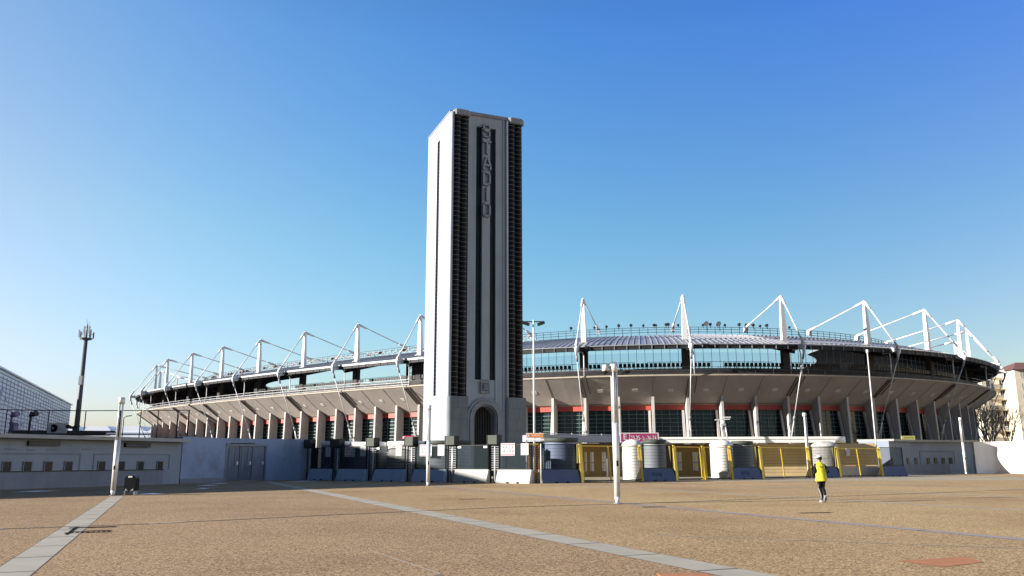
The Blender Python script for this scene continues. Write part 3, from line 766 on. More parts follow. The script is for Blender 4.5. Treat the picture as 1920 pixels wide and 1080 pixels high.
# ------------------------------------------------------------------ left ticket building
def poly_wall(mb, pts, t, z0, z1, k, off=0.0):
    """wall following a plan polyline with mitred joints"""
    n = len(pts); P = [V((x, y, 0)) for x, y in pts]; nr = []
    for i in range(n):
        d = V((0,0,0))
        if i > 0: d += (P[i]-P[i-1]).normalized()
        if i < n-1: d += (P[i+1]-P[i]).normalized()
        d.normalize(); nr.append(V((-d.y, d.x, 0)))
    vs = []
    for i in range(n):
        for o_, z in ((off-t/2, z0), (off+t/2, z0), (off+t/2, z1), (off-t/2, z1)): vs.append(P[i]+nr[i]*o_+Z*z)
    fs = [(0,1,2,3), tuple(4*(n-1)+j for j in (3,2,1,0))]
    for i in range(n-1):
        for j in range(4): fs.append((4*i+j, 4*i+4+j, 4*i+4+(j+1) % 4, 4*i+(j+1) % 4))
    return mb.add(vs, fs, k)
def along(pts, d):
    for (x0, y0), (x1, y1) in zip(pts, pts[1:]):
        L = hypot(x1-x0, y1-y0)
        if d <= L or (x1, y1) == pts[-1]: return V((x0+(x1-x0)*d/L, y0+(y1-y0)*d/L, 0)), V(((x1-x0)/L, (y1-y0)/L, 0))
        d -= L
def smooth_pts(pts, n=4):
    out = []
    for i in range(len(pts)-1):
        p0 = pts[max(i-1, 0)]; p1 = pts[i]; p2 = pts[i+1]; p3 = pts[min(i+2, len(pts)-1)]
        for k in range(n):
            t = k/n; out.append(tuple(.5*((2*p1[j])+(-p0[j]+p2[j])*t+(2*p0[j]-5*p1[j]+4*p2[j]-p3[j])*t*t+(-p0[j]+3*p1[j]-3*p2[j]+p3[j])*t**3) for j in (0,1)))
    out.append(tuple(pts[-1])); return out
LW = smooth_pts([(-35.2, 38), (-32.9, 43.5), (-30.4, 50.0), (-27.4, 56.2), (-24.8, 62.3)], 3)
def px_u(x):  # bearing of a picture column at eye level
    return (x-960)/1565.0
def hit(pts, b):
    """where a plan polyline is crossed by bearing x/y=b"""
    for (x0, y0), (x1, y1) in zip(pts, pts[1:]):
        f0, f1 = x0-b*y0, x1-b*y1
        if f0*f1 <= 0:
            t = f0/(f0-f1); return V((x0+(x1-x0)*t, y0+(y1-y0)*t, 0)), V((x1-x0, y1-y0, 0)).normalized()
    return None
tb = thing('ticket_building', 'low curved grey ticket building with small dark windows on the left', 'building', (-30, 48, 0))
m = MB(); poly_wall(m, LW, 3.4, 0, 3.02, 'wall_plaster', 1.7); m.build('wall', tb)
m = MB(); poly_wall(m, LW[:-1], .14, 0, 1.02, 'wall_ledge', -.07); m.build('plinth', tb)
m = MB(); poly_wall(m, LW[:-1], .20, 1.02, 1.07, 'window_dark', -.10); m.build('sill', tb)
m = MB(); poly_wall(m, LW, 4.3, 3.02, 3.26, 'slab_edge', 1.35); m.build('roof_slab', tb)
m = MB()
for xa, xb in ((-60, 147), (173, 315)):
    for zz in (2.08,):
        pa, da = hit(LW, px_u(xa)); pb, db = hit(LW, px_u(xb)); k0 = [p for p in LW if pa.y < p[1] < pb.y]
        poly_wall(m, [(pa.x, pa.y)]+k0+[(pb.x, pb.y)], .05, zz, zz+.05, 'wall_ledge', -.01)
    for pp, dv in ((pa, da), (pb, db)): m.wbox(pp, pp+dv*.06, .05, 1.07, 2.08, 'wall_ledge', -.01)
m.build('panel_frame', tb)
for xx in (-30, 11, 50, 89, 127, 189, 226, 262, 298):
    p, d = hit(LW, px_u(xx)); nn = V((-d.y, d.x, 0))
    m = MB(); m.frame(p+nn*(-.01)+Z*1.35, d, nn, Z, .24, .05, .27, 'window_dark'); o = m.build('window', tb)
    m = MB()
    for sx in (-1, 1): m.frame(p+nn*(-.03)+d*(sx*.27)+Z*1.35, d, nn, Z, .03, .05, .30, 'wall_ledge')
    m.frame(p+nn*(-.03)+Z*1.64, d, nn, Z, .24, .05, .03, 'wall_ledge'); m.build('window_frame', o)
for xa, xb in ((45, 104), (228, 275)):
    pa, d = hit(LW, px_u(xa)); pb, _ = hit(LW, px_u(xb)); nn = V((-d.y, d.x, 0))
    m = MB(); m.wbox(pa, pb, .22, 2.60, 2.90, 'window_dark', -.1)
    for q in range(5): m.wbox(pa, pb, .03, 2.62+q*.06, 2.64+q*.06, 'wall_ledge', -.225)
    m.build('vent_grille', tb)
for xa, xb, zz in ((3, 27, 2.35), (46, 62, 2.3), (83, 103, 2.33), (150, 168, 2.4)):
    pa, d = hit(LW, px_u(xa)); pb, _ = hit(LW, px_u(xb)); m = MB(); m.wbox(pa, pb, .03, zz, zz+.05, 'wall_ledge', -.01); m.build('wall_mark', tb)
# rail on the roof
rf = thing('roof_railing', 'thin dark metal railing running along the roof of the left ticket building', 'railing', (-30, 58, 3.25))
RL = [(-44, 50.5), (-35.5, 56.0), (-30.2, 57.6), (-25.3, 64.6)]
m = MB()
for a, b in zip(RL, RL[1:]):
    m.beam((*a, 5.1), (*b, 5.1 if b[1] < 60 else 5.55), .06, .06, 'dark_steel'); m.beam((*a, 3.34), (*b, 3.34), .07, .05, 'dark_steel')
m.build('rail', rf)
for xx, th in ((0, .05), (80, .05), (150, .05), (217, .14), (255, .05), (288, .05), (325, .07), (346, .08)):
    r = hit(RL, px_u(xx))
    if not r: continue
    p = r[0]; m = MB(); m.beam((p.x, p.y, 3.26), (p.x, p.y, 5.1 if p.y < 58 else 5.1+.45*(p.y-57.6)/7), th, th, 'dark_steel'); m.build('post', rf)
# things on the roof
ac = thing('air_conditioner', 'grey outdoor air conditioning unit on the roof by the tall antenna mast', 'air conditioner', (-29.4, 53.9, 3.26))
p0 = V((-29.8, 54.2, 3.26)); dx = V((.42, .907, 0)); dn = V((.907, -.42, 0))
m = MB(); m.frame(p0+Z*.50, V((.9,.3,0)).normalized(), V((-.3,.9,0)).normalized(), Z, .55, .22, .33, 'grey_steel'); m.build('casing', ac)
m = MB(); m.tube(p0+V((-.12,-.34,.50)), p0+V((-.10,-.22,.50)), .25, 'black_void', 16); m.tube(p0+V((-.12,-.36,.50)), p0+V((-.12,-.34,.50)), .07, 'grey_steel', 8); m.build('fan', ac)
for sx in (-.4, .4): m = MB(); m.box(p0.x+sx-.06, p0.x+sx+.06, p0.y-.2, p0.y+.2, 3.26, 3.42, 'dark_steel'); m.build('foot', ac)
m = MB()
for i in range(7):
    a = V((-32.6+random.random()*.5, 52.8+i*.14, 3.30+.05*i)); m.beam(a, a+V((6.2-random.random()*1.6, 2.2, .02)), .22, .05, 'tarp')
m.build('plank_pile', label='pile of dark boards lying on the left roof in front of the air conditioner', cat='boards')
def roof_lamp(x, y, hh, nm, lab):
    t = thing('roof_spotlight', lab, 'spotlight', (x, y, 3.26), 'spotlights on the left roof')
    m = MB(); m.tube((x, y, 3.26), (x, y, 3.26+hh), .07, 'purple_cloth' if nm else 'dark_steel'); m.build('pole', t)
    m = MB()
    for i in range(3 if nm else 1):
        z = 3.26+hh-.25-i*.45; m.tube((x-.05, y, z), (x+.42, y-.1, z+.16*(1 if i != 1 else -1)), .10, 'purple_cloth' if nm else 'dark_steel', 10, .19)
    m.build('lamp_head', t)
roof_lamp(-31.8, 52.4, 1.45, 1, 'spotlight pole with three violet lamp heads, on the left roof nearest the frame edge')
roof_lamp(-30.9, 52.9, 1.5, 0, 'spotlight pole with one round black head, second on the left roof')
t = thing('roof_spotlight', 'low double spotlight on the roof just left of the air conditioner', 'spotlight', (-28.6, 53, 3.26), 'spotlights on the left roof')
m = MB(); m.tube((-28.3, 53.3, 3.26), (-28.3, 53.3, 3.8), .05, 'dark_steel'); m.build('pole', t)
m = MB(); m.tube((-28.7, 53.3, 3.85), (-28.3, 53.2, 3.75), .14, 'dark_steel', 8, .08); m.tube((-28.3, 53.2, 3.75), (-27.9, 53.2, 3.9), .08, 'dark_steel', 8, .14); m.build('lamp_head', t)
# curved pale wall + steel gate + rounded wall end
LW2 = smooth_pts([(-24.75, 62.35), (-23.9, 65.2), (-23.3, 67.6)], 3)
m = MB(); poly_wall(m, LW2, .5, .35, 3.45, 'wall_blue', .25); poly_wall(m, LW2, .56, 0, .35, 'wall_ledge', .25)
m.build('curved_wall', label='smooth pale blue wall between the ticket building and the steel gate', cat='wall')
ga, gb = V((-23.3, 67.6, 0)), V((-21.2, 71.8, 0)); gd = (gb-ga).normalized(); gn = V((-gd.y, gd.x, 0)); GL = (gb-ga).length
sg = thing('steel_gate', 'grey double steel gate set between the pale blue walls on the left', 'gate', ga)
m = MB(); m.wbox(ga, gb, .30, 3.05, 3.48, 'wall_blue', .15); m.build('lintel', sg)
m = MB(); m.wbox(ga, ga+gd*.18, .2, 0, 3.05, 'door_frame', .08); m.wbox(gb-gd*.18, gb, .2, 0, 3.05, 'door_frame', .08); m.wbox(ga, gb, .16, 2.86, 3.04, 'door_frame', -.02); m.beam(ga+gd*.4+Z*3.05-gn*.15, gb-gd*1.6+Z*3.12-gn*.15, .06, .06, 'dark_steel'); m.build('frame', sg)
for i, (a, b) in enumerate(((.2, 1.55), (1.62, 3.0), (3.05, GL-.2))):
    m = MB(); m.wbox(ga+gd*a, ga+gd*b, .06, .08, 2.85, 'door_steel' if i < 2 else 'door_frame', .1); lf = m.build('leaf', sg)
    m = MB()
    m.wbox(ga+gd*(a+.12), ga+gd*(b-.12), .02, .15, .95, 'door_frame' if i == 2 else 'door_steel', .05)
    if i < 2:
        for q in (.25, .75): m.wbox(ga+gd*(a+(b-a)*q-.12), ga+gd*(a+(b-a)*q+.12), .03, 1.1, 2.7, 'wall_ledge', .05)
    m.wbox(ga+gd*a, ga+gd*(a+.07), .05, .08, 2.85, 'door_frame', .05); m.build('leaf_panel', lf)
    m = MB(); m.wbox(ga+gd*(b-.28), ga+gd*(b-.10), .06, 1.35, 1.6, 'galvanised', .02); m.build('lock', lf)
EW = smooth_pts([(-21.2, 71.8), (-20.1, 73.1), (-18.75, 73.7), (-17.9, 75.4)], 4)
m = MB(); poly_wall(m, EW, .5, 0, 3.52, 'wall_blue', .25); m.build('rounded_wall', label='rounded pale blue wall end right of the steel gate', cat='wall')
m = MB(); m.lathe((-24.35, 64.9, 0), [(.0, .85), (.11, .83), (.13, .75), (.09, .70), (.09, .05), (.16, 0)], 'bin_black', 12); m.build('bollard', label='short dark bollard at the foot of the curved pale wall', cat='bollard')
# snow remnants
m = MB()
for (x, y, rx, ry, an) in ((-26.3, 46.2, 1.6, .25, 1.1), (-28.5, 45.2, 1.4, .2, 1.1), (-30.2, 43.6, 2.2, .22, 1.1), (-18.2, 42.4, .9, .28, .9), (-20.7, 57.2, 1.0, .35, .8), (-21.6, 61.8, .8, .2, .8), (-17.0, 67.9, 1.9, .35, .55),(-18.6, 50.5, .5, .15, .8), (44.5, 93.2, 4.5, .35, .35), (53, 96.3, 4.2, .3, .25)):
    n = 16; pts = []
    for i in range(n):
        a = 2*pi*i/n; rr = random.uniform(.55, 1.1); u, v_ = rx*rr*cos(a), ry*rr*sin(a)
        pts.append((x+u*cos(an)-v_*sin(an), y+u*sin(an)+v_*cos(an), .012))
    m.add([(x, y, .05)]+pts, [(0, 1+i, 1+(i+1) % n) for i in range(n)], 'snow')
m.build('snow', label='thin remnants of snow along the foot of the walls', cat='snow', kind='stuff')

# ------------------------------------------------------------------ perimeter: jersey barriers, panels, turnstiles, booths
def barrier(p, q, k, lab, grp='concrete barriers under the fence panels', scribble=False, end='barrier_white'):
    p, q = V((*p, 0)), V((*q, 0)); d = (q-p).normalized(); nn = V((-d.y, d.x, 0)); L = (q-p).length   # nn points to the back
    t = thing('concrete_barrier', lab, 'barrier', p, grp)
    prof = [(0, 0), (0, .13), (.30, .97), (.50, .97), (.78, .13), (.78, 0)]
    m = MB(); n = 6
    m.add([p+nn*a+Z*b for a, b in prof]+[q+nn*a+Z*b for a, b in prof], [tuple(range(6))[::-1], tuple(range(6, 12))]+[(i, 6+i, 6+(i+1) % 6, (i+1) % 6) for i in range(6)], k)
    m.build('block', t)
    for u in (.36, .66):
        m = MB(); m.frame(p+d*(L*u)+Z*.05+nn*.03, d, nn, Z, .10, .06, .045, 'black_void'); m.build('lift_slot', t)
    if scribble:
        m = MB(); rs = random.Random(3); cx_ = L*.5
        c = V((0, 0)); up = V((nn.x*.34, nn.y*.34, .94)).normalized(); base = p+nn*.145+Z*.5-V((nn.x*.94, nn.y*.94, -.34))*.012+d*(L*.45)
        pts = [(-.5, -.1), (-.42, .2), (-.35, -.2), (-.25, .22), (-.2, 0), (-.08, .1), (-.12, -.2), (.02, .18), (.1, -.1), (.2, .2), (.22, -.15), (.35, .1), (.3, -.25), (.5, .22)]
        for (a, b), (c_, e_) in zip(pts, pts[1:]): m.beam(base+d*a*1.1+up*b*.9, base+d*c_*1.1+up*e_*.9, .04, .02, 'graffiti', up=tuple(nn))
        m.build('graffiti', t)
    return p, q, d, nn, L
def panel(p, q, d, nn, L, lab, wk='wire_green', z1=2.78):
    t = thing('fence_panel', lab, 'fence panel', p+nn*.4+Z*.97, 'mesh fence panels on the barriers')
    a, b = p+nn*.40+d*.06, q+nn*.40-d*.06
    m = MB()
    for e in (a, b): m.beam(e+Z*.97, e+Z*z1, .09, .09, 'frame_black')
    for z in (1.0, z1-.03): m.beam(a+Z*z, b+Z*z, .05, .06, 'frame_black')
    m.build('frame', t)
    m = MB(); m.add([a+Z*1.0, b+Z*1.0, b+Z*(z1-.03), a+Z*(z1-.03)], [(0,1,2,3)], wk); m.build('mesh_sheet', t, fix=False)
    return a, b
def sheet_sign(nm, lab, cat, c, d, nn, w_, h, k, content=None, group=None, loc=None):
    """flat printed board facing -nn"""
    t = thing(nm, lab, cat, c, group)
    m = MB(); m.frame(c, d, nn, Z, w_/2, .012, h/2, k); m.build('board', t)
    f = c-nn*.016
    if content == 'rules':
        for zz in (h/2-.085, -h/2+.075):
            m = MB(); m.frame(f+Z*zz, d, nn, Z, w_*.40, .003, .032, 'sign_red'); m.build('title_bar', t)
            m = MB()
            for sx in (-1, 1): m.frame(f+Z*zz+d*(sx*w_*.41)-nn*.004, d, nn, Z, .05, .003, .028, 'sign_ink')
            m.build('corner_mark', t)
        for r in range(2):
            for q in range(4):
                c0 = f+d*((q-1.5)*w_*.215+(.0 if r == 0 else .05))+Z*(h*(.17 if r == 0 else -.13)); m = MB()
                s_ = .085
                if (q+r) % 3 == 0: m.frame(c0, d, nn, Z, s_*.25, .003, s_, 'sign_ink'); m.frame(c0+d*.07, d, nn, Z, s_*.2, .003, s_*.8, 'sign_ink')
                elif (q+r) % 3 == 1: m.frame(c0-Z*.04, d, nn, Z, s_, .003, s_*.35, 'sign_ink'); m.frame(c0+Z*.05+d*.03, d, nn, Z, s_*.4, .003, s_*.4, 'sign_ink')
                else: m.frame(c0, d, nn, Z, s_*.75, .003, s_*.75, 'sign_red'); m.beam(c0-d*.07-Z*.07-nn*.005, c0+d*.07+Z*.07-nn*.005, .025, .008, 'sign_white', up=tuple(nn))
                m.build('pictogram', t)
    if content == 'notice':
        m = MB()
        for i, (ww, off) in enumerate(((.5, .0), (.6, .05), (.4, .0), (.75, 0), (.75, 0), (.78, 0), (.7, 0), (.5, -.05))):
            m.frame(f+Z*(h/2-.10-i*(h-.16)/8)+d*off, d, nn, Z, w_*ww/2, .003, .009, 'sign_grey')
        m.build('text_lines', t)
    return t
def booth(c, r, h, k, lab, dome=False, front=None):
    t = thing('ticket_booth', lab, 'booth', c, 'round shuttered turnstile booths')
    m = MB(); m.lathe(c, [(r, 0), (r, h)], k, 28); m.build('shutter_wall', t, fix=False)
    m = MB(); z = .25
    while z < h-.05: m.lathe(c, [(r, z-.012), (r+.006, z-.012), (r+.006, z+.012), (r, z+.012)], 'groove', 28); z += .25
    m.build('slat_joints', t, fix=False)
    m = MB()
    if dome: m.lathe(c, [(r+.04, h), (r+.04, h+.05), (r*.93, h+.20), (r*.74, h+.36), (r*.45, h+.47), (0, h+.52)], k, 28)
    else: m.lathe(c, [(r-.05, h), (r+.06, h), (r+.06, h+.30), (r, h+.34), (0, h+.38)], 'slab_white' if front != 'd' else 'box_green', 28)
    m.build('roof', t, fix=False)
    return t
Lb = [((-18.0, 73.35), (-15.75, 71.55), 'left'), ((-14.95, 70.7), (-12.25, 68.7), ''), ((-11.45, 68.2), (-8.75, 66.2), ''), ((-7.95, 65.75), (-5.3, 64.0), ''), ((-4.55, 63.5), (-1.95, 61.8), ''), ((-1.25, 61.3), (1.2, 59.75), '')]
ordn = ['first', 'second', 'third', 'fourth', 'fifth', 'sixth']
ubs = []
for i, (p, q, _) in enumerate(Lb):
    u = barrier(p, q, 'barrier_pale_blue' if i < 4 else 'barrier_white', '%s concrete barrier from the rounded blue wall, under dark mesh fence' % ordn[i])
    ubs.append(u); panel(*u, '%s dark mesh fence panel from the rounded blue wall%s' % (ordn[i], {0: ', with one pale notice', 1: ', with red-edged sign and notice', 2: ', half sunlit with a notice', 3: ', behind the white lamp pole', 4: ', in front of the tower door', 5: ', with pink sign and white notice'}[i]))
# booths behind the first four panels
for i, (k, fr_) in enumerate((('shutter_blue', ''), ('shutter_grey', 'b'), ('shutter_white', ''), ('shutter_grey', 'd'))):
    p, q, d, nn, L = ubs[i]; c = (p+q)/2+nn*(L*.58+.75)
    booth(c, L*.58, 2.75+(.1 if i else .22), k, ['dark blue shuttered booth with pale roof, nearest the rounded blue wall', 'grey shuttered booth behind the second fence panel from the blue wall', 'pale booth partly lit by the sun behind the third fence panel', 'grey booth with dark roof behind the white lamp pole'][i], front=fr_)
# turnstiles in the gaps
def turnstile(a, b, d, nn, lab, k='box_green', fk='wire_grey', ok='yellow_dull', box=True, solid=False):
    c = (a+b)/2+nn*.55; w_ = (b-a).length
    t = thing('turnstile', lab, 'turnstile', c, 'full height turnstiles between the fence panels')
    hw = max(.36, w_*.46)
    m = MB()
    for sx in (-1, 1): m.beam(c+d*(sx*hw), c+d*(sx*hw)+Z*2.75, .09, .09, 'frame_black' if k == 'box_green' else 'orange_paint')
    m.beam(c-d*hw+Z*2.78, c+d*hw+Z*2.78, .12, .10, 'frame_black' if k == 'box_green' else 'yellow_paint'); m.build('frame', t)
    m = MB()
    for i in range(11): z = .95+i*.17; m.beam(c-d*(hw-.06)+Z*z, c+d*(hw-.06)+Z*z, .045, .04, 'grey_steel' if k == 'box_green' else 'orange_paint')
    m.tube(c+Z*.1, c+Z*2.7, .06, 'galvanised', 8); m.build('arms', t)
    m = MB(); m.add([c-d*hw+nn*.3+Z*.9, c+d*hw+nn*.3+Z*.9, c+d*hw+nn*.3+Z*2.75, c-d*hw+nn*.3+Z*2.75], [(0,1,2,3)], fk); m.build('cage', t, fix=False)
    m = MB(); m.prism([(-hw, 0), (hw, 0), (hw, 2.75 if solid else .98), (-hw, 2.75 if solid else .98)], c+nn*.35, d, Z, nn, .25, 'box_green' if solid else ok); m.build('kick_plate', t)
    if box:
        m = MB(); m.frame(c+Z*3.14-nn*.1, d, nn, Z, hw*1.0, .3, .33, k); m.build('motor_box', t)
        m = MB()
        for sx in (-1, 1): m.frame(c+Z*3.14-nn*.1+d*sx*(hw+.03), d, nn, Z, .025, .33, .36, 'frame_black')
        m.build('box_edge', t)
    return t
for i in range(5):
    a = ubs[i][1]; b = ubs[i+1][0]
    turnstile(a, b, ubs[i][2], ubs[i][3], ['turnstile with black top box between the first and second mesh panels', 'turnstile with dark green top box between the second and third mesh panels', 'turnstile with grey green box between the third and fourth mesh panels', 'turnstile with grey green box in front of the left tower column', 'turnstile with green box in front of the tower door'][i], ok='yellow_dull' if i != 1 else 'frame_black')
p, q, d, nn, L = ubs[0]
turnstile(p-d*.75, p-d*.05, d, nn, 'turnstile with black box squeezed beside the rounded blue wall', solid=True)
turnstile(V((1.25, 59.9, 0)), V((2.05, 60.0, 0)), V((.97, .2, 0)).normalized(), V((-.2, .97, 0)).normalized(), 'orange painted turnstile at the corner of the two fence lines', k='orange_paint', fk='wire_grey', ok='orange_paint', box=False)
# notices on the left panels
def on_panel(u, s_, z): p, q, d, nn, L = u; return p+d*(L*s_)+nn*.34+Z*z, d, nn
for i, s_, lab in ((0, .80, 'pale blue notice sheet on the first mesh panel by the blue wall'), (1, .85, 'tall white notice on the second mesh panel'), (2, .78, 'white notice on the half sunlit third mesh panel'), (3, .84, 'white notice right of the white lamp pole'), (5, .80, 'plain white notice right of the pink pictogram sign')):
    c, d, nn = on_panel(ubs[i], s_, 2.42); sheet_sign('notice_sheet', lab, 'notice', c, d, nn, .66, .84, 'paper', 'notice', 'white notices on the mesh panels')
for i, s_, lab in ((1, .38, 'red edged pictogram sign on the second mesh panel'), (3, .36, 'pink pictogram sign partly behind the white lamp pole'), (5, .30, 'pink edged pictogram sign in front of the tower')):
    c, d, nn = on_panel(ubs[i], s_, 2.42); sheet_sign('rules_sign', lab, 'sign', c, d, nn, 1.22, .90, 'paper', 'rules', 'pictogram rules signs on the mesh panels')
for i, s_ in ((4, .12), (4, .90), (2, .08)):
    c, d, nn = on_panel(ubs[i], s_, 2.62); m = MB(); m.frame(c, d, nn, Z, .16, .012, .07, 'sign_white')
    m.build('number_plate', label=['small pale plate at the upper left of the panel before the tower door', 'small pale plate at the upper right of the panel before the tower door', 'small plate at the upper left of the third mesh panel'][[(4, .12), (4, .90), (2, .08)].index((i, s_))], cat='plate')
c, d, nn = on_panel(ubs[2], .45, 3.28)
t = sheet_sign('gate_sign', 'small pink gate sign on top of the third mesh panel', 'sign', c+nn*2.2+Z*.25, V((1,0,0)), V((0,1,0)), 1.0, .26, 'sign_red')
m = MB(); m.box(c.x+nn.x*2.2-.03, c.x+nn.x*2.2+.03, c.y+nn.y*2.2+.02, c.y+nn.y*2.2+.06, 2.9, 3.5, 'grey_steel'); m.build('bracket', t)
f = c+nn*2.2+Z*.25-V((0,.02,0)); m = MB(); m.frame(f-V((.34,0,0)), (1,0,0), (0,1,0), Z, .10, .004, .09, 'sign_white'); m.frame(f+V((.0,0,0)), (1,0,0), (0,1,0), Z, .18, .004, .035, 'sign_white'); m.build('lettering', t)

# right line
def base_pt(x, y): return (x, y)
Rb = [((2.15, 60.0), (5.0, 61.7), 'barrier_blue', False), ((10.3, 65.7), (13.15, 67.4), 'barrier_blue', True), ((18.8, 71.1), (21.75, 72.9), 'barrier_blue', True), ((27.8, 76.6), (30.6, 78.3), 'barrier_blue', False), ((36.2, 81.5), (39.3, 83.2), 'barrier_blue', False)]
rub = []
labs = ['dark blue barrier with a white end, first right of the orange turnstile', 'dark blue barrier with faint graffiti under the magenta sign', 'dark blue barrier with graffiti beside the yellow gates', 'dark blue barrier behind the jogger', 'dark blue barrier at the far right end of the yellow gates']
pl = ['dark mesh panel over the first blue barrier right of the orange turnstile', 'dark mesh panel just below the magenta entrance sign', 'dark mesh panel over the graffiti barrier beside the yellow gates', 'mesh panel in front of the domed white booth by the jogger', 'green mesh panel at the far right end of the gates']
for i, (p, q, k, sc) in enumerate(Rb):
    u = barrier(p, q, k, labs[i], scribble=sc); rub.append(u); panel(*u, pl[i], 'wire_green', 2.82)
p, q, d, nn, L = rub[0]
m = MB(); prof = [(0, 0), (0, .13), (.30, .97), (.50, .97), (.78, .13), (.78, 0)]
m.prism([(a, b) for a, b in prof], p-d*.05, nn, Z, -d, .0, 'barrier_white'); m = MB()
m.add([p-d*.03+nn*a+Z*b for a, b in prof]+[p-d*.005+nn*a+Z*b for a, b in prof], [tuple(range(6)), tuple(range(6, 12))[::-1]]+[(i, (i+1) % 6, 6+(i+1) % 6, 6+i) for i in range(6)], 'barrier_white')
m.build('end_plate', [o for o in S.objects if o.name.startswith('concrete_barrier') and (o.location-p).length < .01][0])  # added white face painting the sunlit end on the shade-coloured barrier
m = MB(); m.tube(p-d*.12, p-d*.12+Z*2.8, .045, 'galvanised'); m.tube(p+d*.25+nn*.3+Z*1, p+d*.25+nn*.3+Z*2.5, .03, 'galvanised'); m.build('steel_post', label='slim bare steel post beside the orange turnstile', cat='post')
bk = ['shutter_blue', 'shutter_grey', 'shutter_grey', 'shutter_dirty']
bl = ['dark blue round booth behind the first blue barrier on the right', 'grey round booth just under the magenta entrance sign', 'grey round booth behind the graffiti barrier among the yellow gates', 'dirty white domed booth behind the jogger']
for i in range(4):
    c = V(((3.72, 63.3, 0), (11.9, 69.6, 0), (20.9, 75.6, 0), (30.4, 81.0, 0))[i]); booth(c, [1.25, .90, .92, 1.22][i], 2.95 if i != 3 else 2.9, bk[i], bl[i], dome=(i == 3), front='d' if i < 3 else '')
booth(V((18.7, 74.5, 0)), .99, 2.9, 'shutter_white', 'bright white domed booth seen through the yellow gate left of the graffiti barrier', dome=True)
booth(V((10.2, 70.8, 0)), .85, 2.85, 'shutter_white', 'plain white booth left of the grey booth under the magenta sign', dome=True)
# yellow gates
def gate(p, q, lab, splits, stile=True, lean=.24, plate=True, slim=False):
    p, q = V((*p, 0)), V((*q, 0)); d = (q-p).normalized(); nn = V((-d.y, d.x, 0)); L = (q-p).length
    t = thing('yellow_gate', lab, 'gate', p, 'yellow mesh gates')
    def at(u, z, o=0.0): return p+d*u+nn*(lean*z/2.75+o)+Z*z
    m = MB()
    if plate:
        m.add([at(-.06, 0, .02), at(.20, 0, .02), at(.20, 2.8, .02), at(-.06, 2.8, .02), at(-.06, 0, .10), at(.20, 0, .10), at(.20, 2.8, .10), at(-.06, 2.8, .10)], [(0,1,2,3), (7,6,5,4), (0,4,5,1), (1,5,6,2), (2,6,7,3), (3,7,4,0)], 'yellow_paint')
        m.add([at(-.06, 0, .1), at(-.06, 2.8, .1), at(-.06, 2.8, .55), at(-.06, 0, .35)], [(0,1,2,3)], 'yellow_dull')
    else: m.beam(at(.05, 0), at(.05, 2.8), .16, .14, 'yellow_paint')
    m.build('post', t)
    m = MB(); m.beam(at(L-.08, 0), at(L-.08, 2.8), .08 if slim else .13, .08 if slim else .16, 'yellow_paint'); m.beam(at(L-.30, .0, .05), at(L-.22, 2.7, .05), .06, .06, 'yellow_paint'); m.build('post', t)
    if not slim: m = MB(); m.prism([(0, 0), (.62, 0), (0, 1.05)], at(L-.12, .02, .12), -d, Z, nn, .06, 'barrier_white'); m.build('stay_plate', t)
    ed = [.22]+splits+[L-.22]
    for a, b in zip(ed, ed[1:]):
        m = MB()
        for u in (a+.04, b-.04): m.beam(at(u, .10, .04), at(u, 2.7, .04), .05, .05, 'yellow_paint')
        m.beam(at(a, .12, .04), at(b, .12, .04), .06, .09, 'frame_black'); m.beam(at(a, 2.68, .04), at(b, 2.68, .04), .06, .06, 'yellow_paint')
        lf = m.build('leaf', t)
        m = MB(); m.add([at(a+.07, .16, .04), at(b-.07, .16, .04), at(b-.07, 2.65, .04), at(a+.07, 2.65, .04)], [(0,1,2,3)], 'wire_yellow'); m.build('mesh_sheet', lf, fix=False)
    return t
gate((5.15, 61.8), (10.25, 65.65), 'wide yellow mesh gate left of the magenta sign, behind the near lamp pole', [2.95])
gate((13.25, 67.45), (15.95, 69.3), 'yellow mesh gate immediately right of the graffiti barrier below the magenta sign', [], slim=True)
gate((16.0, 69.35), (18.75, 71.05), 'yellow mesh gate left of the second graffiti barrier, before the bright white booth', [], plate=False)
gate((21.85, 72.95), (27.3, 76.25), 'wide yellow mesh gate in front of the tan wall, left of the jogger', [2.75])
gate((30.75, 78.4), (36.1, 81.45), 'rightmost yellow mesh gate, with white barriers standing behind it', [2.9])
# white barriers behind last gate
for i, (a, b) in enumerate((((31.6, 80.2), (34.0, 81.6)), ((34.2, 81.9), (36.6, 83.2)))):
    barrier(a, b, 'barrier_white', ['white barrier behind the rightmost gate, nearer the jogger', 'white barrier behind the rightmost gate, nearer the green panel'][i], 'white barriers behind the last gate')
sheet_sign('notice_sheet', 'small white sheet hung on the rightmost yellow gate', 'notice', V((31.9, 79.15, 2.35)), V((.85,.52,0)), V((-.52,.85,0)), .55, .70, 'paper', 'notice')
# inner gatehouse: brown/tan wall with canopy
gh = thing('gatehouse', 'long low tan gatehouse with a projecting white canopy behind the yellow gates', 'building', (20, 88, 0))
MB().box(-14, 46, 66, 101, -.1, .004, 'inner_ground').build('inner_pavement', kind='structure')
m = MB(); m.wbox((5.5, 82.5), (14.0, 88.0), .4, 0, 3.3, 'brown_wall', .2); m.wbox((14.0, 88.0), (22.2, 88.1), .4, 0, 3.3, 'brown_wall', .2); m.wbox((22.2, 88.1), (38.2, 87.4), .4, 0, 3.3, 'tan_wall', .2); m.build('wall', gh)
m = MB()
for z in [.35+.3*i for i in range(9)]: m.wbox((22.3, 88.1), (38.1, 87.4), .03, z, z+.02, 'brown_wall', -.01)
m.build('wall_joints', gh)
m = MB(); m.wbox((2.6, 77.6), (15.0, 86.0), 3.0, 3.38, 4.0, 'slab_blue', 1.4); m.build('canopy', gh, label='blue grey shaded left part of the canopy')
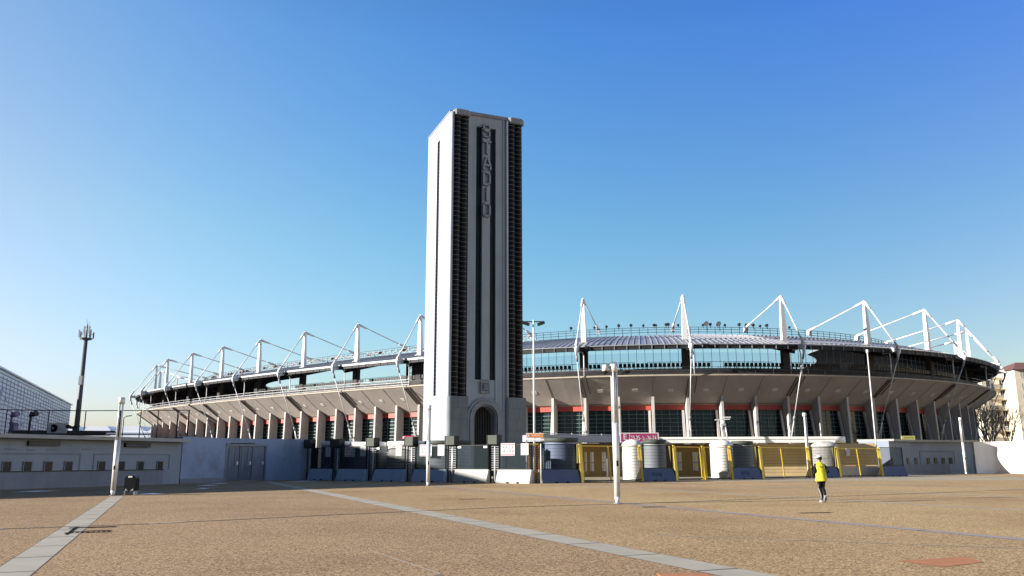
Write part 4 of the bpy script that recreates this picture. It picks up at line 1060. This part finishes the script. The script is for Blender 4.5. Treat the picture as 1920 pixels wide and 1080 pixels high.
m = MB(); m.wbox((15.1, 86.0), (33.2, 85.4), 3.2, 3.36, 3.97, 'slab_white', 1.6); m.lathe((33.2, 87.0, 0), [(0, 3.36), (1.6, 3.36), (1.6, 3.97), (0, 3.97)], 'slab_white', 20); m.wbox((15.1, 86.0), (33.2, 85.4), .05, 3.70, 3.73, 'groove', -.02); m.build('canopy', gh, label='long white sunlit part of the canopy')
m = MB(); m.wbox((2.6, 77.6), (15.0, 86.0), .05, 4.06, 4.12, 'white_steel', .1)
for i in range(9): q = V((2.6, 77.6, 0)).lerp(V((15, 86, 0)), i/8); m.box(q.x-.04, q.x+.04, q.y, q.y+.08, 4.0, 4.2, 'white_steel')
m.build('edge_rail', gh)
for x, y in ((15.6, 86.8), (33, 86.6), (9.5, 83.6)):
    m = MB(); m.tube((x, y, 0), (x, y, 3.37), .14, 'slab_blue', 12); m.build('column', gh)
for x in (8.0, 10.6, 16.3, 19.5, 22.5, 26, 29.5):
    y = 81.5+(x-8)*.68 if x < 15 else 86.4; m = MB(); m.box(x-.5, x+.5, y-.06, y+.06, 3.22, 3.32, 'sign_white'); m.build('lamp_tube', gh)
def hitgh(x):
    return hit([(5.5, 82.5), (14.0, 88.0), (22.2, 88.1), (44, 87.2)], px_u(x))
for x, ww in ((1097, .22), (1109, .42), (1131, .5), (1168, .55), (1273, .5), (1303, .55), (1318, .55), (1342, .5)):
    p, d = hitgh(x); nn = V((-d.y, d.x, 0))
    for z0, z1 in ((.55, 1.35), (1.42, 2.45)):
        m = MB(); m.frame(p-nn*.03+Z*((z0+z1)/2), d, nn, Z, ww/2, .03, (z1-z0)/2, 'slab_white'); o = m.build('louvre_window', gh)
        m = MB()
        for i in range(5): z = z0+(z1-z0)*(i+.5)/5; m.frame(p-nn*.07+Z*z, d, nn, Z, ww/2, .012, .015, 'brown_wall')
        m.frame(p-nn*.07+Z*((z0+z1)/2)-d*ww*.22, d, nn, Z, .012, .012, (z1-z0)/2, 'brown_wall'); m.build('slats', o)
for xa, xb in ((1105, 1123), (1166, 1176), (1288, 1312)):
    a, d = hitgh(xa); b, _ = hitgh(xb); m = MB(); m.wbox(a, b, .06, 2.85, 3.1, 'red_band', -.05); m.build('red_panel', gh)
# entrance sign (magenta)
sgn = thing('entrance_sign', 'magenta entrance sign with E and gate numbers above the gates', 'sign', (12.5, 82, 3.4))
c = V((12.55, 82.0, 3.81)); m = MB(); m.frame(c, (1,0,0), (0,1,0), Z, 1.92, .06, .475, 'sign_white'); m.build('panel', sgn)
m = MB(); m.frame(c+V((-1.42,-.065,0)), (1,0,0), (0,1,0), Z, .40, .006, .40, 'sign_magenta'); m.frame(c+V((.42,-.065,0)), (1,0,0), (0,1,0), Z, 1.36, .006, .40, 'sign_magenta'); m.build('coloured_field', sgn)
text_part('lettering', 'E', .80, .004, 'sign_white', sgn, c+V((-1.42,-.08,.05)), (1,0,0), (0,0,1))
text_part('lettering', '23-25-', .64, .012, 'sign_white', sgn, c+V((-.33,-.08,-.06)), (1,0,0), (0,0,1), sx=.62)
text_part('lettering', '-26-24', .64, .012, 'sign_white', sgn, c+V((1.16,-.08,-.06)), (1,0,0), (0,0,1), sx=.62)
m = MB(); w0 = c+V((.38,-.078,-.08))
for i in range(10):
    a0, a1 = -2.6+i*.36, -2.6+(i+1)*.36; m.beam(w0+V((.11*cos(a0), 0, .11*sin(a0)-.03)), w0+V((.11*cos(a1), 0, .11*sin(a1)-.03)), .035, .006, 'sign_white', up=(0,1,0))
m.beam(w0+V((-.03, 0, .17)), w0+V((-.01, 0, .02)), .04, .006, 'sign_white', up=(0,1,0)); m.beam(w0+V((-.01, 0, .02)), w0+V((.11, 0, .02)), .04, .006, 'sign_white', up=(0,1,0)); m.beam(w0+V((.11, 0, .02)), w0+V((.16, 0, -.12)), .04, .006, 'sign_white', up=(0,1,0)); m.frame(w0+V((-.03,0,.22)), (1,0,0), (0,1,0), Z, .03, .003, .03, 'sign_white')
m.build('wheelchair_symbol', sgn)
for sx in (-1.5, 1.5): m = MB(); m.box(c.x+sx-.04, c.x+sx+.04, c.y+.06, c.y+.14, 0, 3.9, 'grey_steel'); m.build('post', sgn)
# orange sign
os_ = thing('entrance_sign', 'small orange and white sign on a white ledge right of the tower', 'sign', (1.6, 64, 3))
m = MB(); m.frame((1.75, 64.0, 3.50), (1,0,0), (0,1,0), Z, .70, .03, .19, 'sign_white'); m.build('panel', os_)
m = MB(); m.frame((1.92, 63.96, 3.50), (1,0,0), (0,1,0), Z, .46, .008, .14, 'sign_orange'); m.frame((1.27, 63.96, 3.50), (1,0,0), (0,1,0), Z, .13, .008, .13, 'sign_orange'); m.build('coloured_field', os_)
m = MB(); m.frame((1.27, 63.945, 3.50), (1,0,0), (0,1,0), Z, .05, .004, .08, 'sign_white'); m.frame((1.85, 63.945, 3.52), (1,0,0), (0,1,0), Z, .30, .004, .025, 'sign_white'); m.build('lettering', os_)
m = MB(); m.box(.95, 3.6, 64.0, 64.6, 3.12, 3.26, 'slab_white'); m.build('ledge', os_)
m = MB()
for x in (1.1, 3.4): m.tube((x, 64.3, 0), (x, 64.3, 3.12), .06, 'grey_steel')
m.build('post', os_)

# ------------------------------------------------------------------ right ticket building and end wall
RWp = smooth_pts([(41.0, 90.5), (44.2, 93.8), (49.0, 96.0), (54.2, 97.3)], 4)
rt = thing('ticket_building', 'low grey ticket building with small dark windows on the right', 'building', (48, 95, 0))
m = MB(); poly_wall(m, RWp, 3.2, 0, 3.6, 'wall_plaster', 1.6); m.build('wall', rt)
m = MB(); poly_wall(m, RWp[:-3], .16, 0, 1.12, 'wall_ledge', -.08); m.build('plinth', rt)
m = MB(); poly_wall(m, RWp, 3.9, 3.6, 3.82, 'slab_edge', 1.4); m.build('roof_slab', rt)
for x in (1660, 1672, 1702, 1717, 1740, 1754, 1768, 1782):
    r = hit(RWp, px_u(x))
    if not r: continue
    p, d = r; nn = V((-d.y, d.x, 0)); m = MB(); m.frame(p-nn*.01+Z*1.48, d, nn, Z, .21, .05, .34, 'window_dark'); m.build('window', rt)
m = MB(); a, d = hit(RWp, px_u(1725)); b, _ = hit(RWp, px_u(1789)); m.wbox(a, b, .05, 2.5, 2.56, 'wall_ledge', -.01); m.wbox(b, b+d*.06, .05, 1.12, 2.5, 'wall_ledge', -.01); m.wbox(a, a+d*.06, .05, 1.12, 2.5, 'wall_ledge', -.01); m.build('panel_frame', rt)
m = MB(); poly_wall(m, smooth_pts([(53.9, 97.1), (55.6, 97.5), (57.2, 97.2), (60.6, 94.6)], 5), .5, 0, 3.66, 'wall_white', .25); m.build('end_wall', label='bright white curved wall at the right with a diagonal shadow edge', cat='wall')
ot = thing('outer_wall', 'grey wall with a round dark emblem at the right edge', 'wall', (66, 100, 0))
m = MB(); m.wbox((61.5, 100), (90, 104), .4, 0, 3.5, 'wall_ledge', .2); m.build('wall', ot)
m = MB()
for i in range(14):
    a0, a1 = 2*pi*i/14, 2*pi*(i+1)/14; m.beam(V((65.3+.7*cos(a0), 99.9, 1.8+.7*sin(a0))), V((65.3+.7*cos(a1), 99.9, 1.8+.7*sin(a1))), .16, .04, 'frame_black', up=(0,1,0))
m.build('ring_emblem', ot)
m = MB(); m.frame((45.6, 95.6, 4.08), (1,0,0), (0,1,0), Z, .78, .06, .22, 'sign_dull'); m.frame((45.6, 95.53, 4.08), (1,0,0), (0,1,0), Z, .55, .01, .05, 'yellow_dull'); m.build('roof_sign', label='small dull yellow sign standing on the right ticket building roof', cat='sign')

# ------------------------------------------------------------------ lamp poles in the plaza
def plaza_pole(x, y, h, lab, cam_=False, lean=(0, 0)):
    t = thing('lamp_pole', lab, 'pole', (x, y, 0), 'white plaza poles with open four-tube shafts')
    hs = h*.56 if not cam_ else h*.57
    m = MB(); m.tube((x, y, .25), (x, y, hs), .115, 'galvanised', 16, .135); m.tube((x, y, 0), (x, y, .25), .07, 'galvanised', 16, .115); m.tube((x, y, 0), (x, y, .02), .15, 'grey_steel', 16); m.build('shaft', t)
    m = MB()
    for i in range(4):
        a = pi/4+i*pi/2+.35; m.tube((x+.10*cos(a), y+.10*sin(a), hs-.05), (x+.10*cos(a), y+.10*sin(a), h-.25), .038, 'galvanised', 8)
    m.build('tubes', t)
    m = MB(); m.tube((x, y, h-.32), (x, y, h), .15, 'galvanised', 16); m.build('head', t)
    m = MB(); m.box(x-.02, x+.06, y-.18, y-.12, h*.26, h*.30, 'frame_black'); m.build('hatch', t)
    if cam_:
        m = MB(); m.tube((x, y, h-.10), (x-.32, y-.05, h-.08), .045, 'galvanised'); m.tube((x-.34, y-.05, h-.04), (x-.34, y-.05, h-.28), .12, 'white_steel', 14, .13); cc = m.build('camera_housing', t)
        m = MB(); m.sphere((x-.34, y-.05, h-.30), .10, 'frame_black'); m.build('camera_dome', cc)
        m = MB()
        for q in range(5): m.tube((x-.1+q*.05, y, h), (x-.1+q*.05, y, h+.06+.05*(q % 2)), .012, 'dark_steel', 6)
        m.build('bird_spikes', t)
plaza_pole(-19.35, 40.7, 4.72, 'white four-tube plaza pole at the end of the left paving strip by the bin')
plaza_pole(-5.55, 55.0, 5.25, 'white four-tube plaza pole in front of the fourth mesh panel')
plaza_pole(4.0, 32.1, 5.32, 'near white plaza pole carrying a dome camera, left of the magenta sign', True)
plaza_pole(48.9, 90.2, 6.1, 'white plaza pole in front of the right ticket building')
def thin_pole(x, y, z0, z1, lab, r=.09, foot=False):
    t = thing('light_mast', lab, 'pole', (x, y, z0)); m = MB(); m.tube((x, y, z0), (x, y, z1), r, 'white_steel', 10, r*.8); m.build('shaft', t)
    m = MB(); m.tube((x, y, z1-.35), (x, y, z1), r*1.8, 'white_steel', 10); m.build('head', t)
    if foot: m = MB(); m.tube((x+.16, y, z0), (x+.16, y, z1-.4), .05, 'white_steel', 8); m.build('cable_tube', t)
thin_pole(29.7, 83.9, 0, 6.3, 'double tube white pole standing behind the domed booth near the jogger', .11, True)
thin_pole(38.5, 88.0, 0, 13.3, 'very tall thin white pole in front of the right half of the stadium', .075)
lm = thing('street_lamp', 'tall thin white lamp post with two dark floodlights right of the tower', 'street lamp', (1.55, 64.2, 0))
m = MB(); m.tube((1.75, 66.0, 0), (1.75, 66.0, 12.9), .10, 'white_steel', 10, .07); m.build('pole', lm)
m = MB(); m.beam((.95, 66.0, 12.75), (2.65, 66.0, 12.75), .08, .08, 'dark_steel'); m.build('crossbar', lm)
for sx in (-1, 1):
    m = MB(); m.frame((1.75+sx*.62, 65.9, 12.58), V((1, 0, .35*sx)).normalized(), (0,1,0), V((-.35*sx, 0, 1)).normalized(), .30, .22, .10, 'dark_steel'); m.build('floodlight', lm)
cl = thing('camera_pole', 'curved white camera pole with small lamps on the gatehouse canopy', 'camera', (21.9, 84.6, 3.9))
m = MB(); m.tube((21.95, 84.5, 3.3), (21.75, 84.5, 5.2), .06, 'white_steel'); m.tube((21.75, 84.5, 5.2), (21.45, 84.5, 5.6), .08, 'white_steel'); m.build('pole', cl)
m = MB(); m.frame((21.5, 84.5, 5.68), (1,0,.05), (0,1,0), Z, .75, .08, .05, 'white_steel'); m.frame((22.0, 84.5, 5.9), (1,0,0), (0,1,0), Z, .35, .08, .07, 'galvanised'); m.build('lamp_bar', cl)
m = MB(); m.tube((21.4, 84.4, 5.15), (21.2, 84.2, 5.05), .09, 'white_steel'); m.build('camera_head', cl)
# bin
bn = thing('litter_bin', 'black arched litter bin standing at the edge of the shadow on the left', 'bin', (-18.8, 41.4, 0))
m = MB(); pts = [(-.27, .20), (.27, .20), (.27, .78)]+[(.27*cos(pi*i/10), .78+.20*sin(pi*i/10)) for i in range(1, 10)]+[(-.27, .78)]
m.prism(pts, (-18.8, 41.2, 0), (1,0,0), (0,0,1), (0,1,0), .42, 'bin_black'); m.build('body', bn)
for sx in (-.24, .24): m = MB(); m.frame((-18.8+sx, 41.4, .11), (1,0,0), (0,1,0), Z, .03, .18, .11, 'grey_steel'); m.build('leg', bn)
m = MB(); m.frame((-18.8, 41.19, .88), (1,0,0), (0,1,0), Z, .10, .01, .04, 'galvanised'); m.build('plate', bn)
m = MB(); m.add([(-19.02, 41.18, .21), (-18.86, 41.18, .21), (-18.98, 41.18, .33)], [(0,1,2)], 'grey_steel'); m.add([(-18.76, 41.18, .21), (-18.58, 41.18, .21), (-18.62, 41.18, .33)], [(0,1,2)], 'grey_steel'); m.build('sticker', bn)

# ------------------------------------------------------------------ background
# sports hall with louvred metal front; its unseen near end is shaped to cast the plaza shadow
hall = thing('sports_hall', 'large metal clad sports hall with horizontal louvres at the left edge', 'building', (-90, 110, 0))
HP = [(-106.0, 197.5), (-74.3, 118.0), (-53.4, 60.8), (-50.2, 48.2), (-72.1, 24.7), (-120, 24), (-150, 197)]
m = MB(); n = len(HP); HH = 14.9
m.add([(x, y, 0) for x, y in HP]+[(x, y, HH) for x, y in HP], [tuple(range(n)), tuple(range(n, 2*n))[::-1]]+[(i, n+i, n+(i+1) % n, (i+1) % n) for i in range(n)], 'palasport'); m.build('wall', hall)
m = MB(); rnd = random.Random(5)
a, b = V((-106.0, 197.5, 0)), V((-53.4, 60.8, 0)); mid = V((-74.3, 118, 0))
for seg0, seg1 in ((a, mid), (mid, b)):
    dv = (seg1-seg0).normalized(); Ls = (seg1-seg0).length
    z = .7
    while z < HH-.3: m.wbox(seg0, seg1, .12, z, z+.12, 'palasport_line', .04); z += .62
    u = 1.5
    while u < Ls: m.wbox(seg0+dv*u, seg0+dv*(u+.06), .10, .3, HH-.8, 'palasport_line', .02); u += 3.1
    for i in range(int(Ls*.55)):
        u = rnd.random()*(Ls-3); z = .7+.62*rnd.randrange(0, 19); m.wbox(seg0+dv*u, seg0+dv*(u+rnd.choice((1.0, 1.5, 3.0))), .16, z+.16, z+.62, 'palasport_line', .03)
m.build('louvres', hall)
m = MB(); m.wbox(a, mid, .5, HH, HH+.25, 'palasport', .1); m.wbox(mid, b, .5, HH, HH+.25, 'palasport', .1); m.build('parapet', hall)
# antenna mast
am = thing('antenna_mast', 'tall dark tubular antenna mast with a platform of aerials at left', 'mast', (-84.3, 160, 0))
bx = (-84.3, 160.0)
m = MB(); m.tube((*bx, 0), (*bx, 25.4), .56, 'mast_steel', 14, .34); m.box(bx[0]-.1, bx[0]+.55, 159, 159.6, 16.3, 18.0, 'grey_steel'); m.build('shaft', am)
m = MB(); m.lathe((*bx, 0), [(.4, 25.1), (1.15, 25.35), (1.15, 25.55), (.3, 25.5)], 'mast_steel', 14); m.build('platform', am, fix=False)
m = MB()
for i in range(14): a0, a1 = 2*pi*i/14, 2*pi*(i+1)/14; m.beam((bx[0]+1.2*cos(a0), bx[1]+1.2*sin(a0), 26.3), (bx[0]+1.2*cos(a1), bx[1]+1.2*sin(a1), 26.3), .06, .06, 'mast_steel')
m.build('guard_rail', am)
for i in range(9):
    a0 = 2*pi*i/9+.2; x, y = bx[0]+1.32*cos(a0), bx[1]+1.32*sin(a0); m = MB(); m.box(x-.08, x+.08, y-.08, y+.08, 25.5+.2*(i % 2), 26.7+.25*(i % 3), 'grey_steel' if i % 2 else 'mast_steel'); m.build('panel_antenna', am)
m = MB(); m.tube((*bx, 25.4), (*bx, 28.3), .20, 'mast_steel', 8, .11); m.tube((*bx, 28.3), (bx[0]-.2, bx[1], 29.3), .03, 'mast_steel', 6); m.tube((bx[0]+.3, bx[1], 27.9), (bx[0]+.4, bx[1], 28.9), .03, 'mast_steel', 6); m.build('top_tube', am)
for dx in (-.55, .45):
    m = MB(); m.box(bx[0]+dx-.14, bx[0]+dx+.14, bx[1]-.1, bx[1]+.1, 26.6, 28.0, 'grey_steel'); m.beam((bx[0], bx[1], 27.7), (bx[0]+dx, bx[1], 27.7), .05, .05, 'mast_steel'); m.build('panel_antenna', am)
# far pale halls
fh = thing('distant_hall', 'long pale sawtooth roofed hall far behind the left railing', 'building', (-130, 300, 0))
m = MB(); m.box(-170, -106, 300, 330, 0, 12.5, 'far_white'); m.build('wall', fh)
m = MB()
for i, x in enumerate(range(-168, -108, 12)): m.prism([(0, 0), (10.5, 0), (9, 1.8), (2.2, 1.8)], (x, 300, 12.5), (1,0,0), (0,0,1), (0,1,0), 29, 'far_white')
m.box(-170, -106, 299.5, 300, 11.6, 12.0, 'palasport_line'); m.build('roof', fh)
m = MB(); m.box(-220, -171, 270, 300, 0, 13.5, 'far_white'); m.prism([(0,0), (49,0), (40,3), (6,3)], (-220, 270, 13.5), (1,0,0), (0,0,1), (0,1,0), 29, 'far_white'); m.build('distant_warehouse', label='low pale warehouse behind the base of the antenna mast', cat='building')
for x, y, h, lab in ((-61.2, 130, 8.4, 'far slim street lamp seen behind the left railing'), (-48.6, 120, 8.4, 'thin dark lamp post between the railing and the stadium end')):
    t = thing('street_lamp', lab, 'street lamp', (x, y, 0)); m = MB(); m.tube((x, y, 0), (x, y, h), .09, 'grey_steel' if h > 9 else 'dark_steel', 8, .06); m.build('pole', t)
    m = MB(); m.tube((x, y, h), (x+.5, y, h+.25), .05, 'grey_steel', 6); m.frame((x+.8, y, h+.28), (1,0,.1), (0,1,0), Z, .4, .14, .06, 'grey_steel'); m.build('lamp_head', t)
# apartment blocks at the right
def apartments(x0, y0, wd, dp, h, floors, nwin, lab, roof=True):
    t = thing('apartment_block', lab, 'building', (x0, y0, 0))
    m = MB(); m.box(x0, x0+wd, y0, y0+dp, 0, h, 'apt_wall'); m.build('wall', t)
    m = MB()
    if roof: m.add([(x0-.7, y0-.7, h), (x0+wd+.7, y0-.7, h), (x0+wd+.7, y0+dp+.7, h), (x0-.7, y0+dp+.7, h), (x0+5, y0+dp/2, h+2.8), (x0+wd-5, y0+dp/2, h+2.8)], [(0,1,5,4), (1,2,5), (2,3,4,5), (3,0,4), (0,3,2,1)], 'apt_roof')
    else: m.box(x0-.3, x0+wd+.3, y0-.3, y0+dp+.3, h, h+.4, 'apt_wall')
    m.build('roof', t)
    fh_ = (h-1)/floors
    for i in range(floors):
        for j in range(nwin):
            x = x0+wd*(j+.5)/nwin; z = 1+fh_*i+1.0
            m = MB(); m.box(x-.62, x+.62, y0-.04, y0+.1, z, z+1.5, 'window_dark' if (i*3+j) % 3 else 'shutter_tan'); o = m.build('window', t)
            m = MB(); m.box(x-.75, x+.75, y0-.14, y0, z-.12, z, 'sign_white'); m.box(x-.03, x+.03, y0-.08, y0-.03, z, z+1.5, 'sign_white'); m.build('window_frame', o)
    return t
apartments(141.5, 230, 40, 14, 26.4, 8, 9, 'tall beige apartment block with a dark red hip roof at the right edge')
t = apartments(135.5, 236, 7.5, 12, 24.5, 8, 2, 'narrow beige balcony block beside the hip roofed apartments', False)
for i in range(7):
    m = MB(); z = 3.5+3.0*i; m.box(136.2, 140.6, 234.6, 236, z, z+.15, 'apt_wall'); m.build('balcony', t); m = MB(); m.box(136.2, 140.6, 234.55, 234.62, z+.15, z+1.1, 'wire_grey'); m.box(136.2, 140.6, 234.5, 234.6, z+1.05, z+1.12, 'dark_steel'); m.build('balcony_rail', t)
m = MB(); m.box(112, 134.5, 250, 262, 0, 20, 'brown_wall'); m.box(111.6, 134.9, 249.6, 262.4, 20, 20.5, 'apt_roof'); m.build('brick_building', label='dark brick building behind the bare trees at right', cat='building')
def tree(x, y, h, k, lab, seed, spread=.5, r0=.28, upright=True):
    R = random.Random(seed); t = thing('bare_tree', lab, 'tree', (x, y, 0), 'bare winter trees right of the stadium')
    m = MB(); m.tube((x, y, 0), (x, y, h*.28), r0, k, 8, r0*.8); m.build('trunk', t)
    m = MB()
    def br(p, d, L, r, dep):
        if dep == 0 or r < .012: return
        q = p+d*L; m.tube(p, q, r, k, 5, r*.66)
        for _ in range(3 if dep > 2 else 2):
            nd = (d+V((R.uniform(-1, 1), R.uniform(-1, 1), R.uniform(-.1, .9)))*spread).normalized()
            br(p+d*L*R.uniform(.55, 1), nd, L*R.uniform(.6, .85), r*R.uniform(.5, .66), dep-1)
    for i in range(6):
        a = 2*pi*i/6+R.random(); br(V((x, y, h*.26)), V((cos(a)*.6*spread*1.3, sin(a)*.6*spread*1.3, 1)).normalized(), h*.27, r0*.42, 5)
    m.build('crown', t)
tree(80.5, 141, 12.5, 'bark_pale', 'bare pale branched tree tucked against the right end of the stadium', 3, .55, .3)
tree(86.5, 150, 12.8, 'bark_pale', 'bare pale tree between the stadium end and the apartment block', 8, .5, .3)
tree(94.5, 158, 13.5, 'bark_dark', 'bare fine twigged tree in front of the balcony block', 21, .45, .22)
tree(101, 160, 10.5, 'bark_dark', 'bare dark tree at the right edge before the hip roofed apartments', 5, .5, .2)

# ------------------------------------------------------------------ jogger
def skin_mesh(name, pts, edges, mats_fn, mkeys, parent, sub=2, root=0):
    me = bpy.data.meshes.new(name); off = parent_world(parent)
    me.from_pydata([tuple(V(p[:3])-off) for p in pts], edges, []); o = bpy.data.objects.new(name, me); S.collection.objects.link(o)
    md = o.modifiers.new('skin', 'SKIN'); md.use_smooth_shade = True
    for i, p in enumerate(pts):
        sv = me.skin_vertices[0].data[i]; sv.radius = (p[3], p[4] if len(p) > 4 else p[3]); sv.use_root = (i == root)
    sb = o.modifiers.new('sub', 'SUBSURF'); sb.levels = sub; sb.render_levels = sub
    bpy.context.view_layer.update()
    nm = bpy.data.meshes.new_from_object(o.evaluated_get(bpy.context.evaluated_depsgraph_get())); nm.name = name
    bpy.data.objects.remove(o)
    ob = bpy.data.objects.new(name, nm); S.collection.objects.link(ob); ob.parent = parent
    nm.materials.clear()
    for k in mkeys: nm.materials.append(MATS[k])
    for f in nm.polygons: f.material_index = mats_fn(f.center+off); f.use_smooth = True
    return ob
jx, jy = 12.0, 32.55
J = thing('person', 'person jogging away in a yellow vest, black leggings and white cap', 'person', (jx, jy, 0))
def j(a, b, c): return (jx+a, jy+b, c)
# x right, y away from the viewer; body faces away, trunk turned slightly to the left
pts = [(*j(0, 0, .93), .135, .115),      #0 pelvis
       (*j(-.01, .02, 1.12), .13, .10), (*j(-.02, .05, 1.34), .155, .11), (*j(-.01, .07, 1.47), .085, .075), (*j(.0, .08, 1.53), .055, .055),  #1-4 neck
       (*j(.01, .09, 1.60), .075, .085), (*j(.01, .10, 1.70), .085, .10),  #5,6 head
       (*j(-.09, .0, .88), .095, .10), (*j(-.065, .10, .52), .062, .065), (*j(-.04, -.04, .30), .055, .06), (*j(-.055, -.02, .10), .036, .04), (*j(-.06, .10, .045), .036, .03),  #7-11 left leg (stance)
       (*j(.09, .0, .88), .095, .10), (*j(.055, .10, .55), .062, .065), (*j(.03, -.14, .36), .054, .058), (*j(-.01, -.30, .22), .036, .04), (*j(-.01, -.33, .10), .036, .03),  #12-16 right leg, heel lifted behind
       (*j(-.19, .05, 1.40), .062, .062), (*j(-.265, -.06, 1.17), .050, .050), (*j(-.24, .13, 1.02), .038, .038),   #17-19 left arm
       (*j(.18, .06, 1.40), .062, .062), (*j(.255, -.08, 1.16), .050, .050), (*j(.35, .14, 1.13), .038, .038)]   #20-22 right arm
edges = [(0,1), (1,2), (2,3), (3,4), (4,5), (5,6), (0,7), (7,8), (8,9), (9,10), (10,11), (0,12), (12,13), (13,14), (14,15), (15,16), (2,17), (17,18), (18,19), (2,20), (20,21), (21,22)]
def mf(c):
    if c.z > 1.50 and abs(c.x-jx) < .2: return 1
    if c.z > .98: return 2
    return 0
skin_mesh('body', pts, edges, mf, ['tights', 'skin', 'sleeve'], J)
for hx, hy, hz, s_ in ((-.24, .15, 1.01, -1), (.365, .16, 1.13, 1)):   # gloved, loosely curled hands
    hp = [(*j(hx, hy, hz), .032, .020), (*j(hx+.01*s_, hy+.05, hz+.005), .038, .020)]; he = [(0, 1)]
    for q, (ln, oz) in enumerate(((.075, .027), (.085, .009), (.08, -.009), (.062, -.026))):
        b = len(hp); hp += [(*j(hx+.012*s_, hy+.085, hz+oz), .009), (*j(hx-.002*s_, hy+.085+ln*.5, hz+oz), .0085), (*j(hx-.035*s_, hy+.075+ln*.6, hz+oz), .007)]; he += [(1, b), (b, b+1), (b+1, b+2)]
    b = len(hp); hp += [(*j(hx-.03*s_, hy+.03, hz+.03), .010), (*j(hx-.045*s_, hy+.075, hz+.03), .008)]; he += [(0, b), (b, b+1)]
    skin_mesh('hand', hp, he, lambda c: 0, ['sleeve'], J, 1)
def loft(name, rings, k, parent, n=20, close_top=False):
    m = MB(); vs = []
    for cx_, cy_, z, rx, ry in rings:
        for i in range(n): a = 2*pi*i/n; w2 = 1+.035*sin(a*5+z*9); vs.append((jx+cx_+rx*w2*cos(a), jy+cy_+ry*w2*sin(a), z))
    fs = [(q*n+i, q*n+(i+1) % n, (q+1)*n+(i+1) % n, (q+1)*n+i) for q in range(len(rings)-1) for i in range(n)]
    if close_top: fs.append(tuple((len(rings)-1)*n+i for i in range(n)))
    m.add(vs, fs, k, True); return m.build(name, parent, fix=False)
loft('vest', [(0, .0, .80, .225, .165), (0, .0, .86, .222, .168), (-.005, .01, 1.0, .205, .158), (-.01, .03, 1.15, .205, .155), (-.015, .05, 1.30, .215, .15), (-.015, .06, 1.40, .205, .135), (-.01, .07, 1.46, .15, .11), (-.005, .08, 1.50, .085, .085), (0, .08, 1.53, .07, .075)], 'vest', J)
m = MB()   # small lettering patch across the back (illegible in the photo)
for i in range(6): m.box(jx-.10+i*.035, jx-.08+i*.035, jy-.112, jy-.104, 1.335, 1.365, 'sign_ink')
m.build('back_print', J)
cp = MB(); cp.sphere((jx+.01, jy+.11, 1.72), .098, 'sign_white', 16, 10, (1, 1.08, .72)); cp.frame((jx-.09, jy+.15, 1.705), V((.9, .3, 0)).normalized(), V((-.3, .9, 0)).normalized(), Z, .05, .05, .006, 'sign_white'); cp.build('cap', J)
cp = MB(); cp.sphere((jx+.02, jy+.075, 1.665), .100, 'bin_black', 14, 8, (1.0, .98, .85)); cp.build('hair', J)
for sx, pth in ((-1, [(-.14, -.02, .86), (-.125, .06, .52), (-.095, -.08, .30), (-.085, -.05, .12)]), (1, [(.15, -.03, .86), (.115, .06, .55), (.075, -.17, .36), (.03, -.32, .22)])):
    m = MB()
    for a, b in zip(pth, pth[1:]): m.tube(j(*a), j(*b), .012, 'tights_trim', 6)
    m.build('leg_piping', J)
for fx, fy, fz, tl in ((-.06, .04, 0, 0), (-.01, -.33, .10, -1.0)):
    m = MB(); ca, sa = cos(tl), sin(tl)
    def sp(y, z): return (fy+y*ca-z*sa*-1*0-(-z)*0, 0)
    rings = []
    for y, wx, h0, h1 in ((-.10, .030, .0, .07), (-.06, .042, .0, .10), (.02, .045, .0, .085), (.10, .048, .0, .06), (.16, .035, .0, .045), (.185, .012, .005, .03)):
        for wxx, zz in ((-wx, h0), (wx, h0), (wx*.8, h1), (-wx*.8, h1)):
            yy, z2 = y*ca-zz*sa, y*sa+zz*ca
            rings.append(j(fx+wxx, fy+yy, fz+z2+(0 if tl == 0 else .06)))
    fs = [(0,3,2,1), (20,21,22,23)]+[(q*4+i, q*4+(i+1) % 4, q*4+4+(i+1) % 4, q*4+4+i) for q in range(5) for i in range(4)]
    m.add(rings, fs, 'grey_steel'); m.build('shoe', J)
print('objects', len(S.objects))
